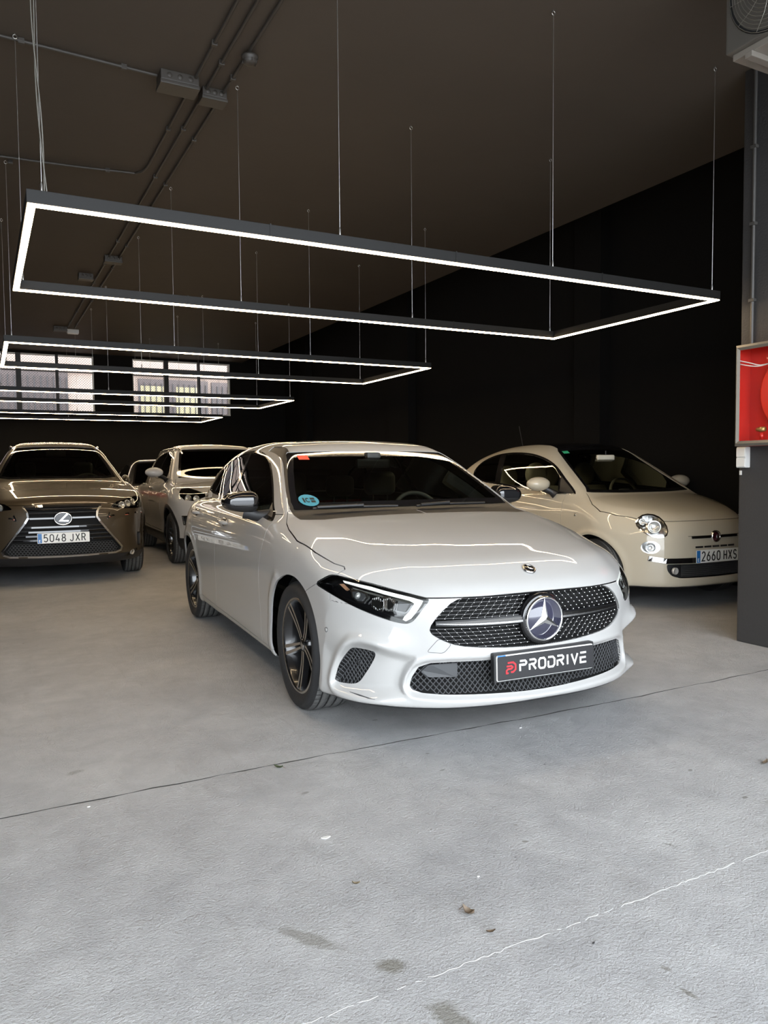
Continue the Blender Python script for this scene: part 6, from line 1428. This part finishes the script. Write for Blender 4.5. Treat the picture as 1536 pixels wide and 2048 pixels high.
# air conditioner hung under the ceiling
au = empty('air_conditioner', (3.44, 2.72, 3.287)); ax, ay, az = .32, .86, .54     # local: fan face at x = 0 looking -x, body along -y
cas = mat('grey_sheet_metal', (.13, .12, .105), .45, .4)
MB().box((.004, -ay, .03), (ax, -.001, az), .008).build('casing', cas, au)
MB().box((.035, -ay - .01, -.002), (ax + .12, -.02, .03), .004).build('base_tray', mat('pale_sheet_metal', (.34, .31, .27), .4, .5), au)
for y in (-.12, -ay + .12): MB().box((.02, y - .02, -.03), (ax + .15, y + .02, -.002), .003).build('support_rail', mat('pale_sheet_metal', (.34, .31, .27), .4, .5), au)
fy_, fz_, fr_ = -.275, .285, .25
MB().lathe([(0, .06), (fr_ - .02, .06), (fr_ - .01, .002), (fr_ + .004, .0), (fr_ + .006, .006)], 48, 'x', (0, fy_, fz_)).build('fan_shroud', M['dark'], au)
for k in range(3):
    a = 2 * math.pi * k / 3; V = []
    for i in range(5):
        for j in range(4): r = .05 + (.22 - .05) * j / 3; t = a + (-.5 + i / 4) * (1.0 + .3 * j / 3); V.append((.05 - .03 * i / 4, fy_ + r * math.cos(t), fz_ + r * math.sin(t)))
    pydata('fan_blade', V, [(i*4 + j, i*4 + j + 1, i*4 + j + 5, i*4 + j + 4) for i in range(4) for j in range(3)], mat('fan_plastic', (.05, .045, .035), .5), au, True)
gw = MB()
for k in range(14): r = .03 + (fr_ - .03) * k / 13; gw.tube([(-.022 + .02 * (k / 13) ** 3, fy_ + r * math.cos(a), fz_ + r * math.sin(a)) for a in [2 * math.pi * q / 36 for q in range(36)]], .0016, 4, closed=True)
for k in range(12): a = 2 * math.pi * k / 12; gw.tube([(-.024, fy_ + .03 * math.cos(a), fz_ + .03 * math.sin(a)), (-.018, fy_ + .17 * math.cos(a + .25), fz_ + .17 * math.sin(a + .25)), (0, fy_ + fr_ * math.cos(a + .4), fz_ + fr_ * math.sin(a + .4))], .0018, 4, caps=False)
g_o = gw.build('fan_guard', mat('guard_wire', (.35, .33, .29), .35, .8), au, fix=False)
for y in (-.1, -ay + .1): MB().box((.1, y - .015, az - .002), (.2, y + .015, HZ - 3.287 - .001), .002).build('ceiling_bracket', cas, au)
tag(au, 'grey air conditioner with round wire fan guard under the ceiling beside the pillar', 'air conditioner')
# fallen leaves and crumbs on the floor
def leaf(x, y, L, W_, rz, col, label, curl=.008, stem=True):
    t = empty('dry_leaf', (x, y, .0012), rz); V = []; F = []; n = 9
    for i in range(n):
        u = i / (n - 1); w = W_ / 2 * math.sin(math.pi * min(1, u * 1.02)) ** .8 * (1 + .18 * ((i % 2) - .5)); zz = curl * (u - .5) ** 2 * 4
        V += [(L * (u - .5), -w, zz + curl * .7), (L * (u - .5), 0, zz), (L * (u - .5), w, zz + curl * .5)]
    for i in range(n - 1): F += [(3*i, 3*i+3, 3*i+4, 3*i+1), (3*i+1, 3*i+4, 3*i+5, 3*i+2)]
    m_ = len(V); V += [(a, b, c + .0009) for a, b, c in V]; F += [tuple(v + m_ for v in f[::-1]) for f in F]
    pydata('blade', V, F, mat('leaf_' + label.split()[1], col, .6, noise=(80, .35)), t, True)
    if stem: MB().tube([(L * .5, 0, curl), (L * .75, .004, .002)], .0009, 5).build('stem', mat('leaf_stem', (.12, .08, .05), .6), t)
    tag(t, label, 'leaf', 'fallen leaves on the concrete floor'); return t
leaf(1.031, 2.905, .042, .017, -.9, (.035, .05, .02), 'small green leaf lying on the dark floor joint below the white hatchback')
leaf(1.134, 1.678, .040, .020, 1.9, (.12, .085, .055), 'broad brown curled leaf with a stem near the pale mortar line', .012)
leaf(1.138, 1.580, .026, .011, -.25, (.10, .075, .055), 'narrow brown dry leaf beside the pale mortar line', .005, False)
leaf(.929, 1.961, .024, .010, -.5, (.20, .16, .10), 'tiny tan curled leaf in the middle of the near concrete', .006, False)
leaf(2.789, 1.968, .05, .018, .3, (.16, .09, .05), 'reddish brown leaf at the foot of the right edge of the concrete', .008)
for (x, y, s) in ((.964, 2.264, .022), (1.341, 1.416, .006), (1.266, 1.821, .007), (.3, 2.9, .008), (2.19, 2.80, .010)):
    rng = random.Random(int(x * 1000)); V = []
    for i in range(7): a = 2 * math.pi * i / 7; r = s * rng.uniform(.35, .6); V.append((r * math.cos(a) * 1.4, r * math.sin(a) * .7, 0))
    o = MB().extrude([(v[0], v[1]) for v in V], lambda u, v, d: (u, v, d), 0, .003).build('paint_flake', M['white_plastic'] if s > .0065 else M['black']); o.location = (x, y, .0005)
    tag(o, {.022: 'white paint flake lying on the near concrete', .006: 'tiny dark crumb on the concrete beside the pale mortar line', .007: 'tiny white crumb above the brown leaf on the concrete', .008: 'small white chip on the concrete before the dark joint', .010: 'white chip sitting on the dark floor joint in front of the bumper'}[s], 'debris')
